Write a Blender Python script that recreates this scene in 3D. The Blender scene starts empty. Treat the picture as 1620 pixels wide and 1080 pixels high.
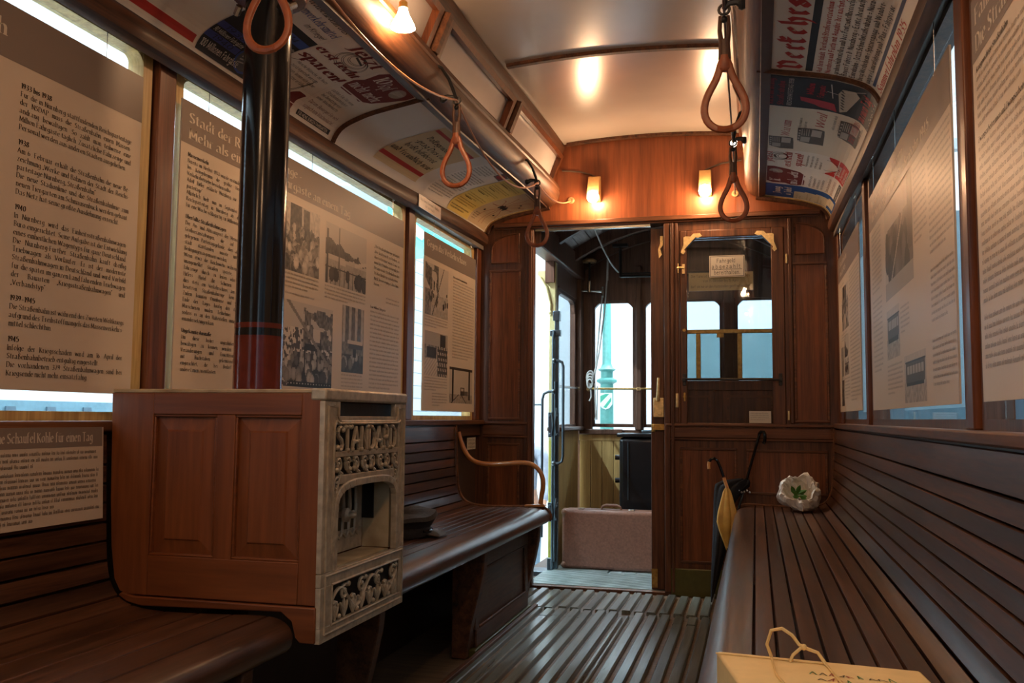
import bpy, bmesh, math, random
from mathutils import Vector, Matrix
import numpy as np

SC = bpy.context.scene
COL = SC.collection
# ------------------------------------------------------------------ camera
R = ((0.9668148647093529, 0.020844656475181255, 0.25462623131458295),
     (0.2554780174046993, -0.07888320073363228, -0.9635914192566171),
     (0.0, 0.9966659123991596, -0.08159080255488876))
cd = bpy.data.cameras.new('camera'); co = bpy.data.objects.new('camera', cd); COL.objects.link(co)
M = Matrix(R) @ Matrix.Rotation(0.009, 3, 'Z')
co.matrix_world = Matrix.Translation((0.58135, 0, 0.96768)) @ M.to_4x4()
cd.sensor_fit = 'HORIZONTAL'; cd.sensor_width = 36; cd.lens = 1460 / 1620 * 36
cd.clip_start = 0.02; cd.clip_end = 100
SC.camera = co
# ------------------------------------------------------------------ view, world
SC.view_settings.view_transform = 'Standard'; SC.view_settings.look = 'None'
SC.view_settings.gamma = 1; SC.view_settings.use_curve_mapping = False
SC.view_settings.exposure = 1.85
BULB = 80.0       # bulkhead bulbs
SHADE = 68.0      # glass shades of the clerestory lamps
FILL_TUBE = 190.0      # unseen tube lamps added in the hall outside
w = bpy.data.worlds.new('hall_daylight'); SC.world = w; w.use_nodes = True
bg = w.node_tree.nodes['Background']; bg.inputs[0].default_value = (0.80, 0.93, 1.0, 1); bg.inputs[1].default_value = 0.9

# ------------------------------------------------------------------ materials
MATS = {}
def nd(nt, t, **k):
    n = nt.nodes.new(t)
    for a, b in k.items(): setattr(n, a, b)
    return n
def base_mat(name):
    m = bpy.data.materials.new(name); m.use_nodes = True
    MATS[name] = m
    return m, m.node_tree, m.node_tree.nodes['Principled BSDF']
def plain(name, c, rough=.5, metal=0, var=.12, scale=30, bump=0, coat=0, c2=None, spec=.5):
    m, nt, p = base_mat(name)
    tc = nd(nt, 'ShaderNodeTexCoord'); nz = nd(nt, 'ShaderNodeTexNoise')
    nz.inputs['Scale'].default_value = scale; nz.inputs['Detail'].default_value = 5
    nt.links.new(tc.outputs['Object'], nz.inputs['Vector'])
    cr = nd(nt, 'ShaderNodeValToRGB'); e = cr.color_ramp.elements
    e[0].position = .3; e[1].position = .7
    lo = c2 or tuple(x * (1 - var) for x in c)
    e[0].color = (*lo, 1); e[1].color = (*[min(1, x * (1 + var)) for x in c], 1)
    nt.links.new(nz.outputs['Fac'], cr.inputs['Fac']); nt.links.new(cr.outputs['Color'], p.inputs['Base Color'])
    p.inputs['Roughness'].default_value = rough; p.inputs['Metallic'].default_value = metal
    p.inputs['Coat Weight'].default_value = coat; p.inputs['Coat Roughness'].default_value = .15
    p.inputs['Specular IOR Level'].default_value = spec
    if bump:
        b = nd(nt, 'ShaderNodeBump'); b.inputs['Strength'].default_value = bump; b.inputs['Distance'].default_value = .004
        nt.links.new(nz.outputs['Fac'], b.inputs['Height']); nt.links.new(b.outputs['Normal'], p.inputs['Normal'])
    return m
def wood(name, dark, light, axis='Y', rough=.38, scale=1.0, coat=.25, isl=.35, wear=None):
    m, nt, p = base_mat(name)
    tc = nd(nt, 'ShaderNodeTexCoord'); mp = nd(nt, 'ShaderNodeMapping')
    s = [34 * scale] * 3; s['XYZ'.index(axis)] = 1.6 * scale
    mp.inputs['Scale'].default_value = s
    nt.links.new(tc.outputs['Object'], mp.inputs['Vector'])
    nz = nd(nt, 'ShaderNodeTexNoise'); nz.inputs['Scale'].default_value = 1; nz.inputs['Detail'].default_value = 7
    nz.inputs['Roughness'].default_value = .62; nz.inputs['Distortion'].default_value = .6
    nt.links.new(mp.outputs[0], nz.inputs['Vector'])
    geo = nd(nt, 'ShaderNodeNewGeometry')
    # pores
    mp2 = nd(nt, 'ShaderNodeMapping'); s2 = [170 * scale] * 3; s2['XYZ'.index(axis)] = 9 * scale
    mp2.inputs['Scale'].default_value = s2; nt.links.new(tc.outputs['Object'], mp2.inputs['Vector'])
    n2 = nd(nt, 'ShaderNodeTexNoise'); n2.inputs['Scale'].default_value = 1; n2.inputs['Detail'].default_value = 3
    nt.links.new(mp2.outputs[0], n2.inputs['Vector'])
    mx = nd(nt, 'ShaderNodeMath', operation='MULTIPLY_ADD'); mx.inputs[1].default_value = .35
    nt.links.new(n2.outputs['Fac'], mx.inputs[0]); nt.links.new(nz.outputs['Fac'], mx.inputs[2])
    cr = nd(nt, 'ShaderNodeValToRGB'); e = cr.color_ramp.elements
    e[0].position = .48; e[0].color = (*dark, 1); e[1].position = .86; e[1].color = (*light, 1)
    nt.links.new(mx.outputs[0], cr.inputs['Fac'])
    mr = nd(nt, 'ShaderNodeMapRange'); mr.inputs['To Min'].default_value = 1 - isl; mr.inputs['To Max'].default_value = 1 + isl
    nt.links.new(geo.outputs['Random Per Island'], mr.inputs['Value'])
    vm = nd(nt, 'ShaderNodeVectorMath', operation='SCALE')
    nt.links.new(cr.outputs['Color'], vm.inputs[0]); nt.links.new(mr.outputs[0], vm.inputs['Scale'])
    out = vm.outputs[0]
    if wear:
        n3 = nd(nt, 'ShaderNodeTexNoise'); n3.inputs['Scale'].default_value = 9; n3.inputs['Detail'].default_value = 6
        nt.links.new(tc.outputs['Object'], n3.inputs['Vector'])
        c3 = nd(nt, 'ShaderNodeValToRGB'); c3.color_ramp.elements[0].position = .55; c3.color_ramp.elements[1].position = .68
        nt.links.new(n3.outputs['Fac'], c3.inputs['Fac'])
        mi = nd(nt, 'ShaderNodeMix', data_type='RGBA'); mi.inputs[7].default_value = (*wear, 1)
        nt.links.new(c3.outputs['Color'], mi.inputs[0]); nt.links.new(out, mi.inputs[6]); out = mi.outputs[2]
    nt.links.new(out, p.inputs['Base Color'])
    rr = nd(nt, 'ShaderNodeMapRange'); rr.inputs['To Min'].default_value = rough - .08; rr.inputs['To Max'].default_value = rough + .18
    nt.links.new(nz.outputs['Fac'], rr.inputs['Value']); nt.links.new(rr.outputs[0], p.inputs['Roughness'])
    p.inputs['Coat Weight'].default_value = coat * .45; p.inputs['Coat Roughness'].default_value = .2; p.inputs['Specular IOR Level'].default_value = .32
    b = nd(nt, 'ShaderNodeBump'); b.inputs['Strength'].default_value = .25; b.inputs['Distance'].default_value = .0015
    nt.links.new(mx.outputs[0], b.inputs['Height']); nt.links.new(b.outputs['Normal'], p.inputs['Normal'])
    return m
def glow(name, c, s):
    m, nt, p = base_mat(name)
    p.inputs['Base Color'].default_value = (*c, 1); p.inputs['Emission Color'].default_value = (*c, 1)
    p.inputs['Emission Strength'].default_value = s
    return m
def glass(name, tint=(.93, .97, 1), refl=1.0):
    m, nt, p = base_mat(name)
    nt.nodes.remove(p)
    o = nt.nodes['Material Output']
    tr = nd(nt, 'ShaderNodeBsdfTransparent'); tr.inputs[0].default_value = (*tint, 1)
    gl = nd(nt, 'ShaderNodeBsdfGlossy'); gl.inputs['Roughness'].default_value = .02
    lw = nd(nt, 'ShaderNodeLayerWeight'); lw.inputs[0].default_value = .5
    pw_ = nd(nt, 'ShaderNodeMath', operation='POWER'); pw_.inputs[1].default_value = 5
    fr = nd(nt, 'ShaderNodeMath', operation='MULTIPLY_ADD'); fr.inputs[1].default_value = .96; fr.inputs[2].default_value = .04
    mu = nd(nt, 'ShaderNodeMath', operation='MULTIPLY'); mu.inputs[1].default_value = refl
    mx = nd(nt, 'ShaderNodeMixShader')
    nt.links.new(lw.outputs['Facing'], pw_.inputs[0]); nt.links.new(pw_.outputs[0], fr.inputs[0])
    nt.links.new(fr.outputs[0], mu.inputs[0]); nt.links.new(mu.outputs[0], mx.inputs[0])
    nt.links.new(tr.outputs[0], mx.inputs[1]); nt.links.new(gl.outputs[0], mx.inputs[2]); nt.links.new(mx.outputs[0], o.inputs[0])
    return m
def printed(name, rough=.45, spec=.4):
    m, nt, p = base_mat(name)
    a = nd(nt, 'ShaderNodeAttribute'); a.attribute_name = 'Col'
    nt.links.new(a.outputs['Color'], p.inputs['Base Color'])
    p.inputs['Roughness'].default_value = rough; p.inputs['Specular IOR Level'].default_value = spec
    return m
def brick(name):
    m, nt, p = base_mat(name)
    tc = nd(nt, 'ShaderNodeTexCoord'); mp = nd(nt, 'ShaderNodeMapping'); mp.inputs['Rotation'].default_value = (math.pi / 2, 0, math.pi / 2)
    bt = nd(nt, 'ShaderNodeTexBrick'); bt.inputs['Scale'].default_value = 3.4
    bt.inputs['Color1'].default_value = (.66, .68, .68, 1); bt.inputs['Color2'].default_value = (.58, .62, .64, 1)
    bt.inputs['Mortar'].default_value = (.13, .19, .24, 1); bt.inputs['Mortar Size'].default_value = .016
    nt.links.new(tc.outputs['Object'], mp.inputs['Vector']); nt.links.new(mp.outputs[0], bt.inputs['Vector'])
    nt.links.new(bt.outputs['Color'], p.inputs['Base Color']); p.inputs['Roughness'].default_value = .7
    return m

W_DARK = ((.040, .014, .007), (.115, .042, .018))
W_MID = ((.075, .024, .010), (.20, .070, .026))
W_RED = ((.12, .032, .011), (.26, .082, .026))
wood('bench_wood', (.024, .010, .006), (.115, .048, .024), 'Y', rough=.34, coat=.7, isl=.42)
wood('rail_wood', (.050, .019, .009), (.19, .075, .030), 'Y', rough=.5, coat=.05, isl=.15)
wood('trim_wood', (.038, .015, .008), (.14, .055, .024), 'Y', rough=.52, coat=.05, isl=.15)
wood('post_wood', (.065, .019, .008), (.19, .058, .020), 'Z', rough=.32, coat=.4, isl=.12)
wood('bulkhead_wood', (.048, .018, .0095), (.16, .060, .026), 'Z', rough=.4, isl=.12)
wood('bulkhead_rail_wood', (.055, .020, .010), (.19, .070, .028), 'X', rough=.36, isl=.12)
wood('bulkhead_panel_wood', (.085, .027, .010), (.25, .080, .028), 'Z', rough=.4, isl=.1)
wood('veneer_wood', (.15, .042, .016), (.27, .078, .027), 'Z', rough=.36, scale=.8, coat=.3, isl=.05)
wood('stove_wood', (.13, .036, .011), (.25, .078, .023), 'Z', rough=.42, scale=.55, isl=.1)
wood('stove_rail_wood', (.12, .034, .011), (.23, .072, .022), 'X', rough=.4, scale=.55, isl=.1)
wood('floor_slat_wood', (.070, .082, .072), (.18, .21, .19), 'Y', rough=.27, coat=1.4, isl=.3)
wood('floor_board_wood', (.07, .045, .026), (.17, .115, .07), 'X', rough=.6, coat=0, isl=.1)
wood('box_panel_wood', (.045, .020, .012), (.14, .072, .045), 'Y', rough=.5, coat=.1, isl=.15, wear=(.10, .066, .045))
wood('soffit_wood', (.10, .085, .07), (.22, .19, .165), 'Y', rough=.4, coat=.15, isl=.05)
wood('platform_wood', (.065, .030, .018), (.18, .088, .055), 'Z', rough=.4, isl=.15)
wood('platform_ceiling_wood', (.22, .19, .17), (.46, .41, .38), 'Y', rough=.45, coat=.1, isl=.25)
wood('yellow_board', (.36, .22, .075), (.55, .36, .135), 'Z', rough=.45, coat=.1, isl=.08)
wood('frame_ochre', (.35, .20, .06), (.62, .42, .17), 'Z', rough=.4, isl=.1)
plain('ceiling_paint', (.52, .455, .39), rough=.26, var=.03, scale=5, coat=.25)
plain('cove_paint', (.68, .61, .53), rough=.5, var=.05, scale=4)
plain('frosted_glass', (.50, .46, .44), rough=.33, var=.05, scale=8)
plain('wall_brown', (.05, .026, .016), rough=.5)
plain('green_kick', (.085, .078, .014), rough=.35, bump=.1)
plain('black_gloss', (.006, .006, .007), rough=.16, coat=.15, var=.1, spec=.35)
plain('pipe_red', (.11, .016, .009), rough=.18, coat=.15, spec=.35)
plain('black_iron', (.018, .018, .018), rough=.4, metal=.3, bump=.2)
plain('blued_steel', (.10, .135, .16), rough=.28, metal=.75)
plain('cast_iron_grey', (.46, .385, .28), rough=.42, metal=.25, var=.25, scale=45, bump=.2)
plain('stove_sheet', (.46, .38, .24), rough=.5, var=.2, scale=12, c2=(.28, .2, .11))
plain('brass', (.74, .55, .27), rough=.38, metal=.8, var=.2, scale=60)
plain('brass_dark', (.42, .25, .07), rough=.4, metal=.8, var=.3, scale=60)
plain('nickel', (.55, .53, .48), rough=.25, metal=.9)
plain('leather', (.26, .066, .019), rough=.42, var=.15, scale=60, bump=.15)
plain('leather_dark', (.075, .034, .018), rough=.5)
plain('lamp_wood', (.55, .31, .11), rough=.45, var=.1)
plain('cord_copper', (.50, .20, .085), rough=.4, var=.1)
plain('cord_dark', (.10, .045, .025), rough=.5)
plain('cord_brown', (.10, .06, .04), rough=.6)
plain('armrest_wood', (.42, .17, .045), rough=.3, coat=.5)
plain('paper_white', (.78, .74, .66), rough=.5, var=.04, scale=50, bump=.35)
plain('leaf', (.05, .16, .02), rough=.4)
plain('cap_felt', (.022, .018, .016), rough=.9, var=.3, scale=120, bump=.4)
plain('cap_brim', (.03, .024, .02), rough=.6)
plain('black_fabric', (.010, .010, .012), rough=.7, var=.3, scale=80, spec=.2)
plain('yellow_fabric', (.60, .36, .07), rough=.5, var=.2, scale=14)
plain('bamboo', (.62, .30, .10), rough=.4, var=.3, scale=40)
plain('silver', (.6, .6, .6), rough=.3, metal=.9)
plain('cardboard', (.80, .58, .26), rough=.7, var=.05, scale=40)
plain('string', (.72, .50, .20), rough=.8)
plain('suitcase_brown', (.23, .105, .07), rough=.42, var=.2, scale=90, bump=.6, coat=.2)
plain('suitcase_trim', (.26, .14, .095), rough=.4)
plain('cream_paint', (.62, .56, .28), rough=.4, var=.06)
plain('yellow_green_paint', (.50, .50, .10), rough=.4, var=.06)
plain('controller_black', (.010, .011, .013), rough=.22, coat=.5, bump=.1, scale=90)
plain('rope', (.40, .38, .34), rough=.7)
plain('steel_floor', (.34, .44, .45), rough=.3, var=.25, scale=10)
plain('hall_floor_concrete', (.74, .78, .79), rough=.5)
plain('hall_white', (.80, .84, .86), rough=.7, var=.03)
plain('hall_blue', (.07, .115, .15), rough=.5)
plain('hall_shelf', (.12, .22, .27), rough=.5)
plain('post_green', (.10, .30, .26), rough=.4)
plain('teal', (.02, .42, .42), rough=.5)
plain('violet', (.10, .06, .32), rough=.5)
plain('skin', (.55, .30, .20), rough=.5)
plain('shirt', (.34, .38, .46), rough=.8)
plain('jeans', (.16, .23, .30), rough=.85)
plain('hair', (.05, .03, .02), rough=.6)
glow('bulb_glow', (1.0, .61, .33), BULB)
glow('shade_glow', (1.0, .58, .30), SHADE)
glow('fill_tube_glow', (.78, .93, 1.0), FILL_TUBE)
glow('exit_glow', (.05, .75, .72), 1.2)
glow('exit_white', (.85, 1, 1), 1.6)
glass('glass_teal', (.42, .51, .51), 1.2)
glass('window_glass')
glass('bulkhead_glass', (.90, .94, .97), 1.6)
printed('board_print', .40, .22)
printed('poster_print', .6, .15)
printed('enamel_print', .3, .5)
brick('white_brick')

# ------------------------------------------------------------------ roof sag (the car body droops in the middle)
def dz(y):
    t = min(1, max(0, (5.32 - y) / 2.1)); t = t * t * (3 - 2 * t)
    return -.058 * t

# ------------------------------------------------------------------ geometry accumulator
class G:
    def __init__(s): s.v = []; s.f = []; s.m = []; s.smooth = False
    def add(s, vs, fs, mi=0):
        o = len(s.v); s.v += [tuple(p) for p in vs]
        for f in fs: s.f.append(tuple(i + o for i in f)); s.m.append(mi)
        return s
    def box(s, x0, x1, y0, y1, z0, z1, mi=0):
        vs = [(x, y, z) for z in (z0, z1) for y in (y0, y1) for x in (x0, x1)]
        return s.add(vs, [(0, 2, 3, 1), (4, 5, 7, 6), (0, 1, 5, 4), (2, 6, 7, 3), (0, 4, 6, 2), (1, 3, 7, 5)], mi)
    def hexa(s, p, mi=0):   # 8 points: bottom 0-3, top 4-7
        return s.add(p, [(3, 2, 1, 0), (4, 5, 6, 7), (0, 1, 5, 4), (1, 2, 6, 5), (2, 3, 7, 6), (3, 0, 4, 7)], mi)
    def bar(s, a, b, wd, th, up=(0, 0, 1), mi=0):
        a = Vector(a); b = Vector(b); d = (b - a).normalized(); u = Vector(up)
        sx = d.cross(u).normalized() * wd / 2; sy = sx.cross(d).normalized() * th / 2
        return s.hexa([a - sx - sy, a + sx - sy, a + sx + sy, a - sx + sy, b - sx - sy, b + sx - sy, b + sx + sy, b - sx + sy], mi)
    def tube(s, pts, r, n=8, closed=False, mi=0, flat=1.0):
        pts = [Vector(p) for p in pts]; N = len(pts)
        rs = r if isinstance(r, (list, tuple)) else [r] * N
        vs = []; up = None
        for i, p in enumerate(pts):
            if closed: d = pts[(i + 1) % N] - pts[i - 1]
            else: d = pts[min(i + 1, N - 1)] - pts[max(i - 1, 0)]
            d.normalize()
            if up is None:
                up = Vector((0, 0, 1)) if abs(d.z) < .9 else Vector((0, 1, 0))
            x = d.cross(up).normalized(); up = x.cross(d).normalized()
            for k in range(n):
                a = 2 * math.pi * k / n
                vs.append(p + x * math.cos(a) * rs[i] + up * math.sin(a) * rs[i] * flat)
        fs = []
        for i in range(N if closed else N - 1):
            j = (i + 1) % N
            for k in range(n):
                l = (k + 1) % n
                fs.append((i * n + k, i * n + l, j * n + l, j * n + k))
        if not closed:
            fs.append(tuple(range(n - 1, -1, -1))); fs.append(tuple((N - 1) * n + k for k in range(n)))
        return s.add(vs, fs, mi)
    def lathe(s, prof, c=(0, 0, 0), n=20, axis='Z', mi=0):
        vs = []
        for r, h in prof:
            for k in range(n):
                a = 2 * math.pi * k / n; q = (r * math.cos(a), r * math.sin(a), h)
                if axis == 'X': q = (q[2], q[0], q[1])
                if axis == 'Y': q = (q[1], q[2], q[0])
                vs.append((q[0] + c[0], q[1] + c[1], q[2] + c[2]))
        fs = []
        for i in range(len(prof) - 1):
            for k in range(n):
                l = (k + 1) % n; fs.append((i * n + k, i * n + l, (i + 1) * n + l, (i + 1) * n + k))
        fs.append(tuple(range(n - 1, -1, -1))); fs.append(tuple((len(prof) - 1) * n + k for k in range(n)))
        return s.add(vs, fs, mi)
    def sweep(s, prof, ys, warp=False, mi=0, closed=True):     # profile in (x,z), swept along Y
        n = len(prof); vs = []
        for y in ys:
            d = dz(y) if warp else 0
            vs += [(x, y, z + d) for x, z in prof]
        fs = []
        for i in range(len(ys) - 1):
            for k in range(n if closed else n - 1):
                l = (k + 1) % n; fs.append((i * n + k, i * n + l, (i + 1) * n + l, (i + 1) * n + k))
        if closed:
            fs.append(tuple(range(n - 1, -1, -1))); fs.append(tuple((len(ys) - 1) * n + k for k in range(n)))
        return s.add(vs, fs, mi)
    def prism(s, poly, axis, a, b, mi=0):     # polygon extruded along an axis
        n = len(poly)
        def mk(p, t): return {'X': (t, p[0], p[1]), 'Y': (p[0], t, p[1]), 'Z': (p[0], p[1], t)}[axis]
        vs = [mk(p, a) for p in poly] + [mk(p, b) for p in poly]
        fs = [tuple(range(n - 1, -1, -1)), tuple(range(n, 2 * n))] + [(i, (i + 1) % n, n + (i + 1) % n, n + i) for i in range(n)]
        return s.add(vs, fs, mi)
    def ball(s, c, r, n=14, m=8, sc=(1, 1, 1), mi=0):
        pr = [(max(1e-4, r * math.sin(math.pi * i / m)), -r * math.cos(math.pi * i / m)) for i in range(m + 1)]
        o = len(s.v); s.lathe(pr, (0, 0, 0), n, mi=mi)
        for i in range(o, len(s.v)):
            x, y, z = s.v[i]; s.v[i] = (x * sc[0] + c[0], y * sc[1] + c[1], z * sc[2] + c[2])
        return s
    def move(s, f):
        s.v = [tuple(f(p)) for p in s.v]; return s
    def warp(s):
        s.v = [(x, y, z + dz(y)) for x, y, z in s.v]; return s
    def build(s, name, mats, parent=None, smooth=True, bevel=0, seg=2):
        if isinstance(mats, str): mats = [mats]
        vs = s.v; off = Vector((0, 0, 0)); q = parent
        while q is not None: off += Vector(q.location); q = q.parent
        if parent is not None: vs = [(x - off.x, y - off.y, z - off.z) for x, y, z in vs]
        me = bpy.data.meshes.new(name); me.from_pydata(vs, [], s.f)
        for m in mats: me.materials.append(MATS[m])
        if len(mats) > 1: me.polygons.foreach_set('material_index', s.m)
        bm = bmesh.new(); bm.from_mesh(me); bmesh.ops.recalc_face_normals(bm, faces=bm.faces); bm.to_mesh(me); bm.free()
        if smooth:
            me.shade_smooth(); me.set_sharp_from_angle(angle=math.radians(38))
        o = bpy.data.objects.new(name, me); COL.objects.link(o)
        if parent is not None: o.parent = parent
        if bevel:
            b = o.modifiers.new('bevel', 'BEVEL'); b.width = bevel; b.segments = seg; b.limit_method = 'ANGLE'; b.angle_limit = math.radians(40)
        return o

def tag(o, label, cat, group=None):
    o['label'] = label; o['category'] = cat
    if group: o['group'] = group
    return o
def thing(name, label, cat, loc, group=None):
    o = bpy.data.objects.new(name, None); COL.objects.link(o); o.location = loc; o.empty_display_size = .05
    return tag(o, label, cat, group)
def struct(g, name, mats, parent=None, **k):
    o = g.build(name, mats, parent, **k)
    if parent is None: o['kind'] = 'structure'
    return o
def copy_tree(o, parent=None):
    c = o.copy(); COL.objects.link(c)
    if parent is not None: c.parent = parent
    for ch in list(o.children): copy_tree(ch, c)
    return c
def ysamples(a, b, step=.25):
    n = max(1, int(math.ceil((b - a) / step))); return [a + (b - a) * i / n for i in range(n + 1)]

# ------------------------------------------------------------------ lettering: strokes drawn with a pen
_G = '''a|.6,4.2 1.6,5 3,4.8 3.6,3.8 3.6,.8 4.4,0;3.6,2.9 1,2.2 .3,1.2 .9,.1 2.2,.1 3.6,1.3
b|1,8 1,0;1,3.8 2.2,5 3.6,4.6 4.4,2.6 3.6,.4 2.2,0 1,.8
c|4,4.2 2.8,5 1.2,4.4 .5,2.5 1.2,.6 2.8,0 4.1,.9
d|4,8 4,0;4,3.8 2.8,5 1.3,4.6 .5,2.5 1.2,.4 2.6,0 4,1
e|.6,2.7 4.1,2.9 3.8,4.3 2.6,5 1.2,4.4 .5,2.5 1.2,.6 2.8,0 4.1,.9
f|3.2,7.6 2.4,8 1.6,7.2 1.4,6 1.4,0;.3,5 2.8,5
g|4,5 4,-1.4 3,-2.5 1.4,-2.5 .6,-1.8;4,3.8 2.8,5 1.3,4.6 .5,2.7 1.2,.9 2.6,.5 4,1.4
h|1,8 1,0;1,3.7 2.4,5 3.6,4.6 4,3.6 4,0
i|1,5 1,0;.8,6.8 1.2,7.1
j|1.4,5 1.4,-1.6 .6,-2.5 -.1,-2.2;1.2,6.8 1.6,7.1
k|1,8 1,0;4,5 1.1,2.2;2,3 4.2,0
l|1,8 1,0
m|1,5 1,0;1,3.8 2.2,5 3.2,4.6 3.5,3.6 3.5,0;3.5,3.8 4.7,5 5.7,4.6 6,3.6 6,0
n|1,5 1,0;1,3.7 2.4,5 3.6,4.6 4,3.6 4,0
o|2.5,5 1.1,4.4 .5,2.5 1.1,.6 2.5,0 3.9,.6 4.5,2.5 3.9,4.4 2.5,5
p|1,5 1,-2.5;1,3.8 2.2,5 3.6,4.6 4.4,2.6 3.6,.4 2.2,0 1,.8
q|4,5 4,-2.5;4,3.8 2.8,5 1.3,4.6 .5,2.5 1.2,.4 2.6,0 4,1
r|1,5 1,0;1,3.6 2,4.8 3.2,4.9
s|3.4,4.3 2.2,5 1,4.5 .9,3.4 3.2,1.9 3.4,.8 2.2,0 .6,.6
t|1.4,6.6 1.4,.9 2.1,.1 3,.3;.3,5 3,5
u|1,5 1,1.2 1.6,.2 2.8,.1 4,1.3;4,5 4,0
v|.4,5 2.4,0 4.4,5
w|.3,5 1.9,0 3.4,4.8 5,0 6.5,5
x|.5,5 4.2,0;4.2,5 .5,0
y|.5,5 2.5,.2;4.4,5 2.2,-1.4 1.2,-2.5 .4,-2.3
z|.7,5 3.8,5 .6,0 4,0
ß|1,0 1,6.8 1.9,8 3.2,7.8 3.7,6.6 2.4,4.8 4.1,3 4.3,1.2 3.3,0 2.1,.3
A|.2,0 3.1,7.4 6,0;1.3,2.6 4.9,2.6
B|1,7.4 1,0;1,7.4 3.2,7.4 4.4,6.4 4.2,4.6 3,3.9 1,3.9;3,3.9 4.8,3 4.8,1 3.4,0 1,0
C|5.8,6 4.4,7.3 2.4,7.2 .8,5.6 .6,2.8 1.8,.6 3.8,0 5.8,1.2
D|1,7.4 1,0;1,7.4 3.6,7.3 5.6,5.8 6,3.6 5.2,1.2 3.4,0 1,0
E|1,7.4 1,0;1,7.4 4.8,7.4;1,3.9 4,3.9;1,0 5,0
F|1,7.4 1,0;1,7.4 4.8,7.4;1,3.9 4,3.9
G|5.8,6 4.4,7.3 2.4,7.2 .8,5.6 .6,2.8 1.8,.6 3.8,0 5.8,1.2 5.8,3.2;4,3.2 6.3,3.2
H|1,7.4 1,0;5.6,7.4 5.6,0;1,3.9 5.6,3.9
I|1,7.4 1,0
J|1.8,7.4 1.8,-.6 .6,-1.8 -.4,-1.6;.2,7.4 3,7.4
K|1,7.4 1,0;5,7.4 1.2,3.8;2,4.4 5.4,0
L|1,7.4 1,0 4.8,0
M|1,0 1.3,7.4 4,1 6.7,7.4 7,0
N|1,0 1,7.4 5.8,0 5.8,7.4
O|3.6,7.4 1.5,6.4 .6,3.7 1.5,1 3.6,0 5.7,1 6.6,3.7 5.7,6.4 3.6,7.4
P|1,7.4 1,0;1,7.4 3.4,7.4 4.7,6.2 4.4,4.2 3,3.5 1,3.5
R|1,7.4 1,0;1,7.4 3.4,7.4 4.7,6.2 4.4,4.2 3,3.5 1,3.5;2.8,3.5 5.4,0
S|4.4,6.4 3,7.4 1.4,7 .8,5.6 1.6,4.3 3.8,3.2 4.6,1.8 3.8,.4 2.2,0 .6,1
T|3,7.4 3,0;.3,7.4 5.7,7.4
U|1,7.4 1,2.2 2,.4 3.4,0 4.9,.6 5.6,2.2 5.6,7.4
V|.2,7.4 3,0 5.8,7.4
W|.2,7.4 2.4,0 4.6,6.8 6.8,0 9,7.4
Z|.5,7.4 5,7.4 .5,0 5.3,0
0|2.5,7.4 1,6.4 .5,3.7 1,1 2.5,0 4,1 4.5,3.7 4,6.4 2.5,7.4
1|.8,6.2 2.4,7.4 2.4,0
2|.6,6 1.6,7.3 3.2,7.3 4.1,5.8 3.6,4 .5,0 4.5,0
3|.7,6.6 2,7.4 3.6,6.8 3.8,5.2 2,4.1 3.9,3.2 4.2,1.4 2.8,0 .6,.5
4|3.4,0 3.4,7.4 .3,2 4.6,2
5|4,7.4 1.3,7.4 .9,4.2 2.6,4.7 4.2,3.6 4.1,1.2 2.6,0 .6,.5
6|3.9,7.2 2.2,6.6 .8,4.2 .7,1.8 1.7,.1 3.4,.1 4.3,1.8 3.6,3.9 2.2,4.2 .9,3
7|.5,7.4 4.4,7.4 1.8,0
8|2.5,4 1,5 1,6.6 2.5,7.4 4,6.6 4,5 2.5,4 .8,2.7 .8,.9 2.5,0 4.2,.9 4.2,2.7 2.5,4
9|1,.2 2.8,.8 4.1,3.2 4.3,5.6 3.3,7.3 1.6,7.3 .7,5.6 1.4,3.5 2.8,3.2 4.1,4.4
.|.8,.1 1.2,.4
,|1.2,.6 .7,-1
:|.8,.1 1.2,.4;.8,3.9 1.2,4.2
-|.5,2.6 2.4,2.6
–|.3,2.6 4,2.6
„|.6,.6 .2,-1;1.7,.6 1.3,-1
“|.4,6.2 .8,7.6;1.5,6.2 1.9,7.6
"|.6,7.6 .5,6.2;1.6,7.6 1.5,6.2
!|1.2,7.4 1,2.2;.8,.1 1.2,.4
=|.5,3.6 3,3.6;.5,1.4 3,1.4
&|5,0 1.4,5.4 2,7.2 3.2,6.6 2.8,5 .7,2.4 1.2,.4 3,.1 5,2.8'''
GL = {}
for _l in _G.split('\n'):
    _k, _s = _l.split('|')
    GL[_k] = [[tuple(float(q) for q in p.split(',')) for p in st.split()] for st in _s.split(';')]
for _k, _b in (('ä', 'a'), ('ö', 'o'), ('ü', 'u')):
    GL[_k] = GL[_b] + [[(1.2, 6.5), (1.6, 6.8)], [(3, 6.5), (3.4, 6.8)]]
GL['Ü'] = GL['U'] + [[(2.2, 8.6), (2.6, 8.9)], [(4, 8.6), (4.4, 8.9)]]
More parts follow.
